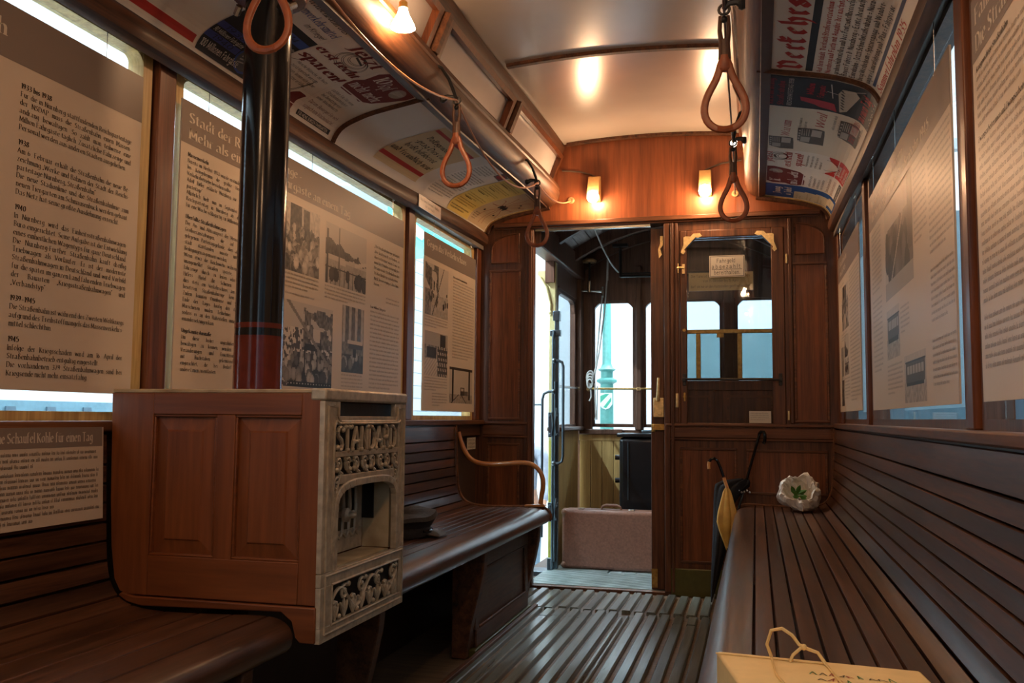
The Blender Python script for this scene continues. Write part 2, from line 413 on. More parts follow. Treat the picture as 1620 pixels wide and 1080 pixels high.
FRAK = {'V': [[(.2, 7.6), (1.4, 6.4), (1.2, 1.2), (2.6, 0), (4.6, 1.6), (4.6, 5.6), (2.6, 7.4), (1.5, 6.4)]],
        'e': [[(2.6, 5), (1, 4), (1, 1.2), (2.2, 0), (3.6, 1)], [(2.6, 5), (3.6, 3.9), (1, 2)]],
        'r': [[(.6, 4.4), (1.4, 5), (1.4, 1), (2.2, 0)], [(1.4, 3.8), (2.6, 5), (3.4, 4.2)]],
        'k': [[(1.2, 8), (1.2, 1), (2.2, 0), (3.4, .6)], [(1.2, 6.4), (2.6, 7.2), (3.2, 6), (1.2, 4.4)], [(.2, 4.6), (3.2, 4.6)]],
        'h': [[(1, 8), (1, 1), (1.8, 0)], [(1, 3.8), (2.6, 5), (3.8, 3.6), (3.6, .4), (2.2, -2.4)]],
        's': [[(3.4, 4.2), (2.2, 5.2), (.9, 4.2), (3.5, 1.8), (3.4, .7), (2.2, -.1), (.8, .9), (.9, 2), (3.3, 3.6), (3.4, 4.2)]],
        'n': [[(.5, 4.4), (1.2, 5), (1.2, .8), (1.9, 0)], [(1.2, 3.8), (2.8, 5), (3.6, 4), (3.6, .8), (4.3, 0)]],
        'u': [[(.5, 4.4), (1.2, 5), (1.2, .8), (2, 0), (3.6, 1)], [(3.6, 5), (3.6, .8), (4.3, 0)]],
        'd': [[(1, 7.6), (3.8, 4), (3.6, 1), (2.2, 0), (.9, 1), (.9, 4), (2.2, 5), (3.7, 3.8)]],
        'i': [[(.5, 4.4), (1.2, 5), (1.2, .8), (1.9, 0)], [(.9, 6.6), (1.4, 7.1)]]}
def width(s, sc=1.0, sp=1.3):
    t = 0
    for ch in s:
        if ch == ' ': t += 2.6; continue
        g = GL.get(ch)
        if g: t += max(p[0] for st in g for p in st) + sp
    return t

class Sheet:
    """A printed sheet: coloured shapes in (u, v) metres; f(u, v, h) puts them on the real surface."""
    def __init__(s, f, knots=None): s.f = f; s.q = []; s.kn = knots
    def quad(s, pts, c, l): s.q.append((pts, c, l))
    def rect(s, u0, v0, u1, v1, c, l=0):
        if u0 > u1: u0, u1 = u1, u0
        if v0 > v1: v0, v1 = v1, v0
        if s.kn:
            vs = [v0] + [k for k in s.kn if v0 + 1e-5 < k < v1 - 1e-5] + [v1]
            n = max(1, int((u1 - u0) / .12)); us = [u0 + (u1 - u0) * i / n for i in range(n + 1)]
        else: vs = [v0, v1]; us = [u0, u1]
        for a, b in zip(vs, vs[1:]):
            for p, q in zip(us, us[1:]): s.quad([(p, a), (q, a), (q, b), (p, b)], c, l)
    def fill(s, poly, c, l=1, n=28):      # scan-filled outline (simple in v)
        v0 = min(p[1] for p in poly); v1 = max(p[1] for p in poly)
        def span(v):
            xs = []
            for (ax, ay), (bx, by) in zip(poly, poly[1:] + poly[:1]):
                if (ay <= v < by) or (by <= v < ay): xs.append(ax + (bx - ax) * (v - ay) / (by - ay))
            return sorted(xs)
        for i in range(n):
            a = v0 + (v1 - v0) * (i + .001) / n; b = v0 + (v1 - v0) * (i + .999) / n
            A = span(a); B = span(b)
            if len(A) == len(B):
                for k in range(0, len(A) - 1, 2): s.quad([(A[k], a), (A[k + 1], a), (B[k + 1], b), (B[k], b)], c, l)
    def ell(s, u, v, ru, rv, c, l=1, n=18):
        s.fill([(u + ru * math.cos(2 * math.pi * i / 24), v + rv * math.sin(2 * math.pi * i / 24)) for i in range(24)], c, l, n)
    def line(s, pts, wd, c, l=1):
        for (ax, ay), (bx, by) in zip(pts, pts[1:]):
            d = math.hypot(bx - ax, by - ay) or 1; nx, ny = -(by - ay) / d * wd / 2, (bx - ax) / d * wd / 2
            s.quad([(ax - nx, ay - ny), (bx - nx, by - ny), (bx + nx, by + ny), (ax + nx, ay + ny)], c, l)
    def ring(s, u, v, ru, rv, wd, c, l=1, a0=0, a1=360):
        n = 28; s.line([(u + ru * math.cos(math.radians(a0 + (a1 - a0) * i / n)), v + rv * math.sin(math.radians(a0 + (a1 - a0) * i / n))) for i in range(n + 1)], wd, c, l)
    def text(s, t, u, v, size, c, style='serif', bold=1.0, slant=0.0, fit=None, justify=None, l=2, cond=1.0, sp=1.3, rise=0.0):
        k = size / 7.4; kx = k * cond
        tw = width(t, 1, sp) * kx
        if fit: kx *= fit / tw; tw = fit
        gap = 0
        if justify and t.count(' '): gap = (justify - tw) / t.count(' ')
        if style == 'serif': nib = (.50 * bold, .16 * bold)
        elif style == 'frak': nib = (.62 * bold, .55 * bold)
        x = u
        for ch in t:
            if ch == ' ': x += 2.6 * kx + gap; continue
            g = (FRAK.get(ch) if style == 'frak' else None) or GL.get(ch)
            if not g: continue
            wmax = max(p[0] for st in GL.get(ch, g) for p in st)
            def tr(p): return (x + (p[0] + p[1] * slant) * kx, v + rise * (x - u) + p[1] * k)
            for st in g:
                for a, b in zip(st, st[1:]):
                    if style == 'sans':
                        dx, dy = b[0] - a[0], b[1] - a[1]; d = math.hypot(dx, dy) or 1; h = .42 * bold
                        ex, ey = dx / d * h * .55, dy / d * h * .55
                        nx, ny = -dy / d * h, dx / d * h
                        a2 = (a[0] - ex, a[1] - ey); b2 = (b[0] + ex, b[1] + ey)
                    else: nx, ny = nib; a2, b2 = a, b
                    s.quad([tr((a2[0] - nx, a2[1] - ny)), tr((b2[0] - nx, b2[1] - ny)), tr((b2[0] + nx, b2[1] + ny)), tr((a2[0] + nx, a2[1] + ny))], c, l)
                    if style == 'serif' and abs(a[0] - b[0]) < .35 and abs(a[1] - b[1]) > 2.5:
                        for p in (a, b):
                            if p[1] in (0, -2.5): s.quad([tr((p[0] - 1.15, p[1] - .22)), tr((p[0] + 1.15, p[1] - .22)), tr((p[0] + 1.15, p[1] + .22)), tr((p[0] - 1.15, p[1] + .22))], c, l)
                            elif p[1] in (5, 8, 7.4): s.quad([tr((p[0] - 1.15, p[1] - .5)), tr((p[0] + .3, p[1] - .22)), tr((p[0] + .3, p[1] + .22)), tr((p[0] - 1.0, p[1] - .1))], c, l)
            x += (wmax + sp) * kx
        return x - u
    def para(s, lines, u, v, wd, size, pitch, c, ragged=(), **k):     # '*' marks a bold heading, '' a gap
        for i, t in enumerate(lines):
            if t == '': v -= pitch * .85; continue
            k.setdefault('bold', 1.25); kb = dict(k); kb['bold'] = 1.9
            if t[0] == '*': s.text(t[1:], u, v, size * 1.02, c, **kb)
            else:
                last = t.endswith('|'); t = t.rstrip('|'); n = width(t) * size / 7.4
                if last: s.text(t, u, v, size, c, fit=min(n, wd), **k)
                elif n > wd: s.text(t, u, v, size, c, fit=wd, **k)
                else: s.text(t, u, v, size, c, justify=wd, **k)
            v -= pitch
        return v
    def greek(s, u, v, wd, size, n, pitch, c, seed=1, last=.6, bold=1.0, l=2):   # lines too small to read in the photograph
        rn = random.Random(seed); h = size
        for i in range(n):
            x = u; end = u + (wd if i < n - 1 else wd * last)
            while x < end - h:
                for k in range(rn.randint(2, 9)):
                    if x > end - h * .5: break
                    r = rn.random(); t = h * .11 * bold; hh = h * (.66 if r > .22 else 1.0)
                    s.quad([(x, v), (x + t, v), (x + t, v + hh), (x, v + hh)], c, l)
                    if r > .4:
                        s.quad([(x + h * .3, v), (x + h * .3 + t, v), (x + h * .3 + t, v + h * .66), (x + h * .3, v + h * .66)], c, l)
                        yy = v + (h * .58 if r > .7 else 0)
                        s.quad([(x, yy), (x + h * .3, yy), (x + h * .3, yy + t * .8), (x, yy + t * .8)], c, l); x += h * .56
                    else:
                        s.quad([(x, v + h * .3), (x + h * .22, v + h * .3), (x + h * .22, v + h * .3 + t), (x, v + h * .3 + t)], c, l); x += h * .38
                x += h * .42
            v -= pitch
        return v
    def photo(s, u, v, wd, ht, kind, seed, paper=(.64, .55, .45), l=1, nx=None):      # v is the lower edge
        nx = nx or max(16, int(wd / .0048)); ny = max(16, int(nx * ht / wd))
        rn = np.random.RandomState(seed)
        def noise(fx, fy):
            g = rn.rand(fy + 2, fx + 2); Y, X = np.mgrid[0:ny, 0:nx]
            X = X / nx * fx; Y = Y / ny * fy; xi = X.astype(int); yi = Y.astype(int); fx_ = X - xi; fy_ = Y - yi
            return (g[yi, xi] * (1 - fx_) + g[yi, xi + 1] * fx_) * (1 - fy_) + (g[yi + 1, xi] * (1 - fx_) + g[yi + 1, xi + 1] * fx_) * fy_
        Y, X = np.mgrid[0:ny, 0:nx]; X = (X + .5) / nx; Y = (Y + .5) / ny
        a = np.full((ny, nx), .85); fine = noise(nx // 2, ny // 2)
        def blobs(n, y0, y1, r0, r1, lo, hi):
            nonlocal a
            for k in range(n):
                cy = y1 + (y0 - y1) * k / n; cx = rn.rand(); r = r0 + (r1 - r0) * k / n; val = lo + (hi - lo) * rn.rand()
                d = ((X - cx) / r) ** 2 + ((Y - cy) * ht / wd / (r * 1.2)) ** 2
                a = np.where(d < 1, val * (1 - .25 * d), a)
        def bx(x0, x1, y0, y1, val):
            nonlocal a
            a = np.where((X > x0) & (X < x1) & (Y > y0) & (Y < y1), val, a)
        if kind == 'crowd':
            bx(.18, .5, .55, 1, .15); bx(.55, .72, .62, .98, .2); bx(.5, .54, .5, 1, .7)
            a = np.where(Y < .62, .12, a); blobs(90, 0, .66, .05, .10, .1, .85); blobs(9, .08, .38, .05, .08, .85, 1.0)
            a += (fine - .5) * .3
        elif kind == 'street':
            tree = Y > (.42 + .1 * noise(6, 3)); a = np.where(tree & (Y < .62 + .32 * (1 - X) - .25 * noise(9, 5)), .13 + .22 * fine, a)
            a = np.where(Y < .40, .62 + .15 * fine, a); a = np.where((Y < .3) & (np.sin(X * 60) > .9), .15, a)
            bx(0, 1, .27, .29, .2); bx(.30, .325, .1, .98, .3); bx(.34, .48, .36, .44, .9)
            blobs(12, .12, .22, .05, .07, .05, .3); bx(.02, .06, 0, .9, .2); a = np.where((abs(Y - .45 - .3 * (X - .75)) < .035) & (X > .7), .95, a)
        elif kind == 'rally':
            a = np.where(Y < .62 + .1 * noise(5, 2), .25 + .7 * (fine > .52), a)
            a = np.where((Y > .48) & (Y < .95) & (X > .42) & (noise(14, 14) > .32), .2 + .35 * fine, a)
            a = np.where((Y < .42) & (X > .2), .12 + .1 * fine, a); blobs(60, .06, .42, .03, .055, .2, .95)
            bx(.45, .78, .44, .52, .12); bx(.44, .47, .12, .5, .1); bx(.74, .77, .3, .6, .12); bx(.60, .74, .56, .72, .92)
            a = np.where(abs(Y - .62 + (X - .55) * .9) < .03, .5, a); a = np.where((Y < .07) & (X > .15), .1 + .8 * ((np.sin(X * 120) > .6) & (abs(Y - .04) < .012)), a)
        elif kind == 'facade':
            a = .35 + .4 * (np.sin(X * 22) > .3) + .2 * (fine - .5); a = np.where(Y < .45, .3 + .3 * fine, a)
            bx(.25, .95, .44, .50, .9); bx(.3, .95, .36, .44, .25); a = np.where(Y < .28, .15 + .1 * fine, a); blobs(8, .1, .24, .07, .11, .3, .8); bx(.5, .66, .24, .36, .1)
        elif kind == 'avenue':
            a = np.where((Y > .5) & (X < .55) & (noise(7, 8) > .38), .2 + .3 * fine, a); a = np.where(Y < .42, .66 + .15 * fine, a)
            a = np.where((Y < .5) & (X < .25), .35 + .3 * fine, a); blobs(26, .2, .5, .02, .045, .1, .7); a = np.where(abs(X - .3 - Y * .5) < .012, .25, a); bx(.30, .34, .5, .75, .9)
        elif kind == 'scaffold':
            a = np.where(Y > .7, .7, .35 + .4 * fine); bx(.1, .5, .42, .66, .2); a = np.where((X > .55) & (Y < .7), .25 + .5 * ((np.sin(X * 60 + Y * 20) > 0) & (np.sin(Y * 50) > -.2)), a)
            a = np.where((Y < .4) & (X < .55), .75 + .15 * (np.sin((X - Y) * 60) > 0), a); bx(.66, .9, .7, .98, .2)
        elif kind == 'station':
            a = np.where(Y < .25, .55 + .2 * fine, a); bx(0, 1, .92, 1, .2); bx(.1, .17, .05, 1, .15); bx(.83, .9, .1, 1, .15)
            bx(.46, .64, .22, .46, .2); bx(.49, .61, .34, .42, .8); a = np.where((abs(X - .5 - (.25 - Y) * .9) < .02) & (Y < .24), .15, a); a = np.where((abs(X - .4 + (.25 - Y) * 1.3) < .02) & (Y < .24), .15, a); bx(.64, .8, .22, .36, .35)
        elif kind == 'tram':
            a = np.where(Y < .42, .55 + .35 * fine, .8 + .1 * fine); bx(.08, .95, .40, .82, .3); bx(.12, .92, .60, .76, .75)
            for k in range(7): bx(.12 + k * .13, .14 + k * .13, .58, .8, .2)
            bx(.05, .98, .82, .86, .15); bx(.1, .9, .33, .4, .15)
        elif kind == 'ladder':
            a = np.where((Y < .72) & (X > .12), .22 + .35 * noise(10, 16), a); blobs(30, .15, .62, .06, .09, .12, .5)
            a = np.where(abs((X - .35) * 1.2 - (Y - .3)) < .02, .85, a); a = np.where(Y < .18, .7, a); bx(.85, 1, .3, 1, .3)
        a = np.clip(a, .03, 1)
        P = np.array(paper)
        du, dv = wd / nx, ht / ny
        for j in range(ny):
            for i in range(nx):
                s.quad([(u + i * du, v + j * dv), (u + i * du + du, v + j * dv), (u + i * du + du, v + j * dv + dv), (u + i * du, v + j * dv + dv)], tuple(P * a[j, i] ** 1.6), l)
    def build(s, name, mat, parent=None, extra=None, extra_col=(.6, .55, .48)):
        vs = []; fs = []; cs = []
        if extra is not None:
            vs += list(extra.v)
            for f in extra.f: fs.append(f); cs += [(*extra_col, 1)] * len(f)
        for pts, c, l in s.q:
            o = len(vs)
            for (u, v) in pts: vs.append(s.f(u, v, .00045 * l))
            fs.append(tuple(range(o, o + len(pts)))); cs += [(*c, 1)] * len(pts)
        off = Vector((0, 0, 0)); q = parent
        while q is not None: off += Vector(q.location); q = q.parent
        vs = [(p[0] - off.x, p[1] - off.y, p[2] - off.z) for p in vs]
        me = bpy.data.meshes.new(name); me.from_pydata(vs, [], fs); me.materials.append(MATS[mat])
        at = me.color_attributes.new('Col', 'FLOAT_COLOR', 'CORNER')
        at.data.foreach_set('color', np.array(cs, dtype=np.float32).ravel())
        o = bpy.data.objects.new(name, me); COL.objects.link(o)
        if parent is not None: o.parent = parent
        return o

# ================================================================== THE SETTING
YB, YF = -2.2, 5.32
YS = ysamples(YB, YF)
RAWP = [(1.0, 2.085), (.990, 2.108), (.972, 2.134), (.945, 2.153), (.905, 2.170), (.845, 2.190), (.77, 2.205), (.70, 2.217), (.632, 2.230), (.60, 2.235)]
def refine(p, n=1):
    for _ in range(n):
        q = [p[0]]
        for a, b in zip(p, p[1:]): q += [(a[0] * .75 + b[0] * .25, a[1] * .75 + b[1] * .25), (a[0] * .25 + b[0] * .75, a[1] * .25 + b[1] * .75)]
        p = q + [p[-1]]
    return p
COVE = refine(RAWP); CS = [0]
for a, b in zip(COVE, COVE[1:]): CS.append(CS[-1] + math.dist(a, b))
def cove_pt(s, y, h, side):
    s = min(max(s, 0), CS[-1] - 1e-6); i = 0
    while CS[i + 1] < s: i += 1
    t = (s - CS[i]) / (CS[i + 1] - CS[i]); a, b = COVE[i], COVE[i + 1]
    tx, tz = (b[0] - a[0]), (b[1] - a[1]); L = math.hypot(tx, tz); nx, nz = tz / L, -tx / L   # towards the room
    if nx > 0: nx, nz = -nx, -nz
    if nz > 0 and abs(nx) < .3: nx, nz = -nx, -nz
    x = a[0] + tx * t - abs(nx) * h; z = a[1] + tz * t - abs(nz) * h
    return (side * x, y, z + dz(y))

# floor
g = G().box(-1.08, 1.08, YB, 5.38, -.07, -.022)
fl = struct(g, 'floor', 'floor_board_wood')
g = G(); rn = random.Random(4)
def slat(x, a, b, wd=.043, z=0.0):
    t = .004
    pr = [(x - wd / 2, -.022), (x + wd / 2, -.022), (x + wd / 2, z - t), (x + wd / 2 - t, z), (x - wd / 2 + t, z), (x - wd / 2, z - t)]
    g.sweep(pr, [a, b])
xs = [-.66 + .0655 * k for k in range(17)]
for i, x in enumerate(xs):
    x += rn.uniform(-.004, .004); zz = rn.uniform(-.006, .001)
    slat(x, 4.75 + rn.uniform(-.012, .012), 5.25 + rn.uniform(-.015, .01), z=zz)
for i in range(20):
    x = -.515 + .0655 * i
    if x > .74: break
    x += rn.uniform(-.003, .003); zz = rn.uniform(-.006, .001)
    if i in (1, 2, 3, 4, 11, 12):
        slat(x, 4.55, 4.725, z=zz - .002); slat(x + .004, YB, 4.535 + rn.uniform(-.02, .005), z=zz)
    elif i == 7: slat(x - .012, YB, 4.60, wd=.018, z=zz); slat(x + .014, YB, 4.66, wd=.014, z=zz - .004)
    else: slat(x, YB, 4.725 + rn.uniform(-.02, .01), z=zz)
g.build('slat_grating', 'floor_slat_wood', fl)
g = G().box(-.535, -.515, 2.4, 4.72, -.022, .012)
g.build('edge_strip', 'trim_wood', fl, bevel=.003)

# ceiling
arc = [(-.56 + 1.12 * i / 16, 2.592 + .030 * (1 - ((-.56 + 1.12 * i / 16) / .56) ** 2)) for i in range(17)]
g = G(); g.sweep(arc + [(x, z + .04) for x, z in reversed(arc)], YS, warp=True)
ce = struct(g, 'ceiling', 'ceiling_paint')
for yr in (1.95, 3.92):
    g = G(); pr = [(x, z) for x, z in arc[1:-1]]
    g.sweep([(x, z - .016) for x, z in pr] + [(x, z + .004) for x, z in reversed(pr)], [yr - .017, yr + .017], warp=True); g.build('ceiling_rib', 'trim_wood', ce, bevel=.003)
g = G(); g.sweep([(x, z - .018) for x, z in arc[1:-1]] + [(x, z + .004) for x, z in reversed(arc[1:-1])], [5.285, 5.318], warp=True); g.build('end_rib', 'trim_wood', ce, bevel=.003)
POSTS = {-1: (.30, 2.228, 4.165), 1: (.27, 2.19, 4.075)}
for side, nm in ((-1, 'left'), (1, 'right')):
    def S(x0, x1): return (min(side * x0, side * x1), max(side * x0, side * x1))
    g = G()
    g.box(*S(1.045, 1.11), YB, YF + .04, -.07, .93)
    wl = struct(g, 'wall_' + nm, 'wall_brown')
    # sill board, window posts, end stile, soffit
    g = G(); g.box(*S(.988, 1.11), YB, YF - .002, .922, .949); struct(g, 'trim_%d' % (3 if side < 0 else 4), 'rail_wood', bevel=.005)
    g = G(); g.box(*S(1.016, 1.045), YB, YF - .002, .86, .922); g.build('sill_apron', 'bench_wood', wl)
    for c in POSTS[side]:
        g = G(); g.box(*S(1.028, 1.11), c - .040, c + .040, .949, 1.976); g.build('window_post', 'post_wood', wl, bevel=.004)
        g = G(); g.box(*S(1.05, 1.10), c - .052, c - .0402, .949, 1.976); g.box(*S(1.05, 1.10), c + .0402, c + .052, .949, 1.976); g.build('post_groove', 'black_iron', wl)
    g = G(); g.box(*S(1.02, 1.11), 5.235, YF - .002, .949, 1.976); g.build('end_post', 'post_wood', wl, bevel=.004)
    g = G(); g.box(*S(1.008, 1.11), YB, YF - .002, 1.976, 2.03); g.build('soffit', 'soffit_wood', wl)
    g = G(); g.box(*S(1.06, 1.11), YB, YF + .04, 2.03, 2.2); g.build('fascia', 'wall_brown', wl)
    # cove lining
    back = [(x + .03, z + .035) for x, z in reversed(COVE)]
    g = G(); g.sweep([(side * x, z) for x, z in COVE + back], YS, warp=True)
    rf = struct(g, 'trim_%d' % (1 if side < 0 else 2), 'cove_paint')
    tp = [(1.004, 2.085), (.992, 2.076), (.981, 2.058), (.978, 2.035), (.984, 2.014), (.998, 2.004), (1.012, 2.000), (1.018, 2.01), (1.02, 2.10)]
    g = G(); g.sweep([(side * x, z) for x, z in tp], YS, warp=True); g.build('cove_trim', 'trim_wood', rf)
    # thin beads over the cove
    for yr in (.85, 2.02, 3.215):
        if yr == 2.02: continue
        g = G(); pts = [cove_pt(CS[-1] * k / 22, yr, .004, side) for k in range(23)]
        g.tube(pts, .011, 6); g.build('cove_bead', 'trim_wood', rf)
    g = G(); pts = [cove_pt(CS[-1] * k / 22, 5.305, .003, side) for k in range(23)]
    g.tube(pts, .006, 6); g.build('end_bead', 'frame_ochre', rf)
    g = G(); pts = [cove_pt(CS[-1] * k / 22, 5.312, .018, side) for k in range(23)]
    g.tube(pts, .014, 6); g.build('end_moulding', 'trim_wood', rf)
    # clerestory rail, stiles, panels
    rp = [(.612, 2.222), (.588, 2.226), (.560, 2.246), (.543, 2.276), (.536, 2.306), (.541, 2.318), (.536, 2.326), (.541, 2.350), (.556, 2.358), (.556, 2.366), (.572, 2.386), (.66, 2.395), (.66, 2.25)]
    g = G(); g.sweep([(side * x, z) for x, z in rp], YS, warp=True); g.build('clerestory_rail', 'rail_wood', rf)
    g = G(); g.sweep([(side * x, z) for x, z in [(.648, 2.232), (.646, 2.222), (.612, 2.216), (.606, 2.232)]], YS, warp=True); g.build('rail_strip', 'leather_dark', rf)
    g = G(); g.sweep([(side * x, z) for x, z in [(.60, 2.38), (.538, 2.548), (.60, 2.60), (.68, 2.42)]], YS, warp=True); g.build('clerestory_panel', 'frosted_glass', rf)
    tq = [(.546, 2.515), (.521, 2.540), (.508, 2.575), (.508, 2.592), (.56, 2.60), (.56, 2.53)]
    g = G(); g.sweep([(side * x, z) for x, z in tq], YS, warp=True); g.build('ceiling_trim', 'trim_wood', rf)
    g = G()
    def lean(y0, y1, t0, t1, w0=0.006):     # strip lying on the leaning clerestory panel
        a = (.584, 2.388); b = (.526, 2.53); P = []
        for yy in (y0, y1):
            pass
        def pt(y, t, h): return (side * (a[0] + (b[0] - a[0]) * t - h * .93), y, a[1] + (b[1] - a[1]) * t - h * .37 + dz(y))
        g.hexa([pt(y0, t0, -.012), pt(y1, t0, -.012), pt(y1, t0, w0 + .012), pt(y0, t0, w0 + .012), pt(y0, t1, -.012), pt(y1, t1, -.012), pt(y1, t1, w0 + .012), pt(y0, t1, w0 + .012)])
    for a_, b_ in ((.95, 2.02), (2.10, 3.12), (3.20, 4.19), (4.27, 5.305)):
        for k, (p, q) in enumerate(zip(ysamples(a_, b_), ysamples(a_, b_)[1:])): lean(p, q, .84, 1.0)
        lean(a_, a_ + .035, 0, 1.0, .005); lean(b_ - .035, b_, 0, 1.0, .005)
    g.build('clerestory_frame', 'post_wood', rf)
    g = G()
    for c in (.90, 2.06, 3.16, 4.23):
        lean(c - .016, c + .016, 0, 1.0, .022)
    g.build('clerestory_post', 'trim_wood', rf)
# rear end of the saloon, behind the photographer
g = G().box(-1.1, 1.1, YB - .05, YB, -.07, 2.7); struct(g, 'wall_back', 'bulkhead_wood')

# windows
wn = 0
def window_bay(side, a, b):
    global wn
    wn += 1
    def S(x0, x1): return (min(side * x0, side * x1), max(side * x0, side * x1))
    g = G()
    g.box(*S(1.042, 1.092), a, a + .04, .949, 1.9755); g.box(*S(1.042, 1.092), b - .04, b, .949, 1.9755)
    g.box(*S(1.042, 1.092), a + .04, b - .04, .949, .972); g.box(*S(1.042, 1.092), a + .04, b - .04, 1.957, 1.9755)
    rc = .03
    for ya, sg in ((a + .04, 1), (b - .04, -1)):    # rounded top corners
        n = 8; poly = [(ya, 1.957)] + [(ya + sg * (rc - rc * math.cos(math.pi / 2 * i / n)), 1.957 - rc + rc * math.sin(math.pi / 2 * i / n)) for i in range(n + 1)]
        g.prism(poly, 'X', *S(1.044, 1.090))
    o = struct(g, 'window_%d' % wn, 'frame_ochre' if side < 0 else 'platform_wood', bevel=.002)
    g = G().box(*S(1.0765, 1.0795), a + .0402, b - .0402, .9722, 1.9568); g.build('pane', 'window_glass', o)
    return o
for side in (-1, 1):
    P = POSTS[side]
    edges = [(YB + .02, P[0] - .053), (P[0] + .053, P[1] - .053), (P[1] + .053, P[2] - .053), (P[2] + .053, 5.234)]
    for a, b in edges: window_bay(side, a, b)

# bulkhead ---------------------------------------------------------
Y0, Y1 = 5.32, 5.362
g = G()
g.box(-1.11, -.692, Y0, Y1, -.07, 2.13)          # left of the doorway
g.box(.076, 1.11, Y0, Y1, -.07, .905)            # right, below the sash
g.box(.745, 1.11, Y0, Y1, .905, 2.13)
g.box(.076, .168, Y0, Y1, .905, 2.13)
g.box(.168, .745, Y0, Y1, 2.045, 2.13)
g.box(-.692, .076, Y0, Y1, 2.108, 2.13)
wf = struct(g, 'wall_front', 'bulkhead_wood')
g = G().box(-1.11, 1.11, Y0 - .001, Y1, 2.1302, 2.70); g.build('veneer_panel', 'veneer_wood', wf)
g = G()
g.box(-.94, .94, Y0 - .022, Y0 - .0012, 2.106, 2.134); g.box(-.94, .94, Y0 - .012, Y0 - .0012, 2.094, 2.106)
g.build('header_moulding', 'bulkhead_rail_wood', wf, bevel=.005)
g = G().box(-.688, 0.0, Y0 + .004, Y0 + .03, 2.080, 2.1075); g.build('door_track', 'nickel', wf)
def frame(g, x0, x1, z0, z1, wd=.014, d=.010, y=Y0):
    g.box(x0 - wd, x1 + wd, y - d, y, z1, z1 + wd); g.box(x0 - wd, x1 + wd, y - d, y, z0 - wd, z0)
    g.box(x0 - wd, x0, y - d, y, z0, z1); g.box(x1, x1 + wd, y - d, y, z0, z1)
def panel(x0, x1, z0, z1, name='recessed_panel', arch=0):
    # moulding around a sunk field
    g = G(); frame(g, x0, x1, z0, z1); g.build('panel_moulding', 'bulkhead_rail_wood', wf, bevel=.003)
    g = G(); g.box(x0, x1, Y0 - .0016, Y0 - .0002, z0, z1); g.build(name, 'bulkhead_panel_wood', wf)
for bx_ in ((-.955, -.785, .965, 1.838), (.802, .958, .965, 1.825), (-.957, -.785, .12, .80), (.178, .462, .178, .792), (.542, .942, .567, .787)): panel(*bx_)
def arched(x0, x1, z0, z1, side):
    r = x1 - x0 - .02; n = 10
    cx = x0 if side > 0 else x1
    arcp = []
    for i in range(n + 1):
        a = math.pi / 2 * i / n
        arcp.append((cx + side * (x1 - x0) * math.sin(a) if False else (x0 + (x1 - x0) * math.sin(a) if side > 0 else x1 - (x1 - x0) * math.sin(a)), z1 - .09 + .09 * math.cos(a)))
    if side > 0: poly = [(x0, z0), (x1, z0)] + list(reversed(arcp))
    else: poly = [(x1, z0), (x0, z0)] + list(reversed(arcp))
    g = G().prism(poly, 'Y', Y0 - .0016, Y0 - .0002); g.build('recessed_panel', 'bulkhead_panel_wood', wf)
    g = G().tube([(p[0], Y0 - .002, p[1]) for p in poly], .006, 6, closed=True); g.build('panel_moulding', 'bulkhead_rail_wood', wf)
arched(-.955, -.785, 1.895, 2.07, -1); arched(.802, .958, 1.885, 2.06, 1)
# rails
g = G()
for x0, x1 in ((-1.0, -.70), (.085, 1.0)):
    g.box(x0, x1, Y0 - .018, Y0, .925, .94); g.box(x0, x1, Y0 - .008, Y0, .86, .918); g.box(x0, x1, Y0 - .014, Y0, .846, .858)
g.build('dado_rail', 'bulkhead_rail_wood', wf, bevel=.004)
g = G(); g.box(-.745, -.692, Y0 - .012, Y0, 0, 2.09); g.box(-.722, -.700, Y0 - .02, Y0 - .012, 0, 2.085); g.build('door_casing', 'bulkhead_wood', wf, bevel=.004)
g = G(); g.box(.079, .112, Y0 - .014, Y0, 0, 2.09); g.box(.118, .134, Y0 - .02, Y0, 0, 2.09); g.box(.140, .158, Y0 - .012, Y0, .945, 2.09); g.build('door_casing', 'bulkhead_wood', wf, bevel=.004)
g = G().box(.112, .46, Y0 - .016, Y0, -.02, .134); g.build('kick_plate', 'green_kick', wf, bevel=.006)
g = G(); g.box(.765, .785, Y0 - .014, Y0, .945, 2.09); g.build('casing', 'bulkhead_wood', wf, bevel=.004)
g = G().box(-.692, .076, Y0 - .01, Y1, -.07, -.004); g.build('threshold', 'trim_wood', wf)
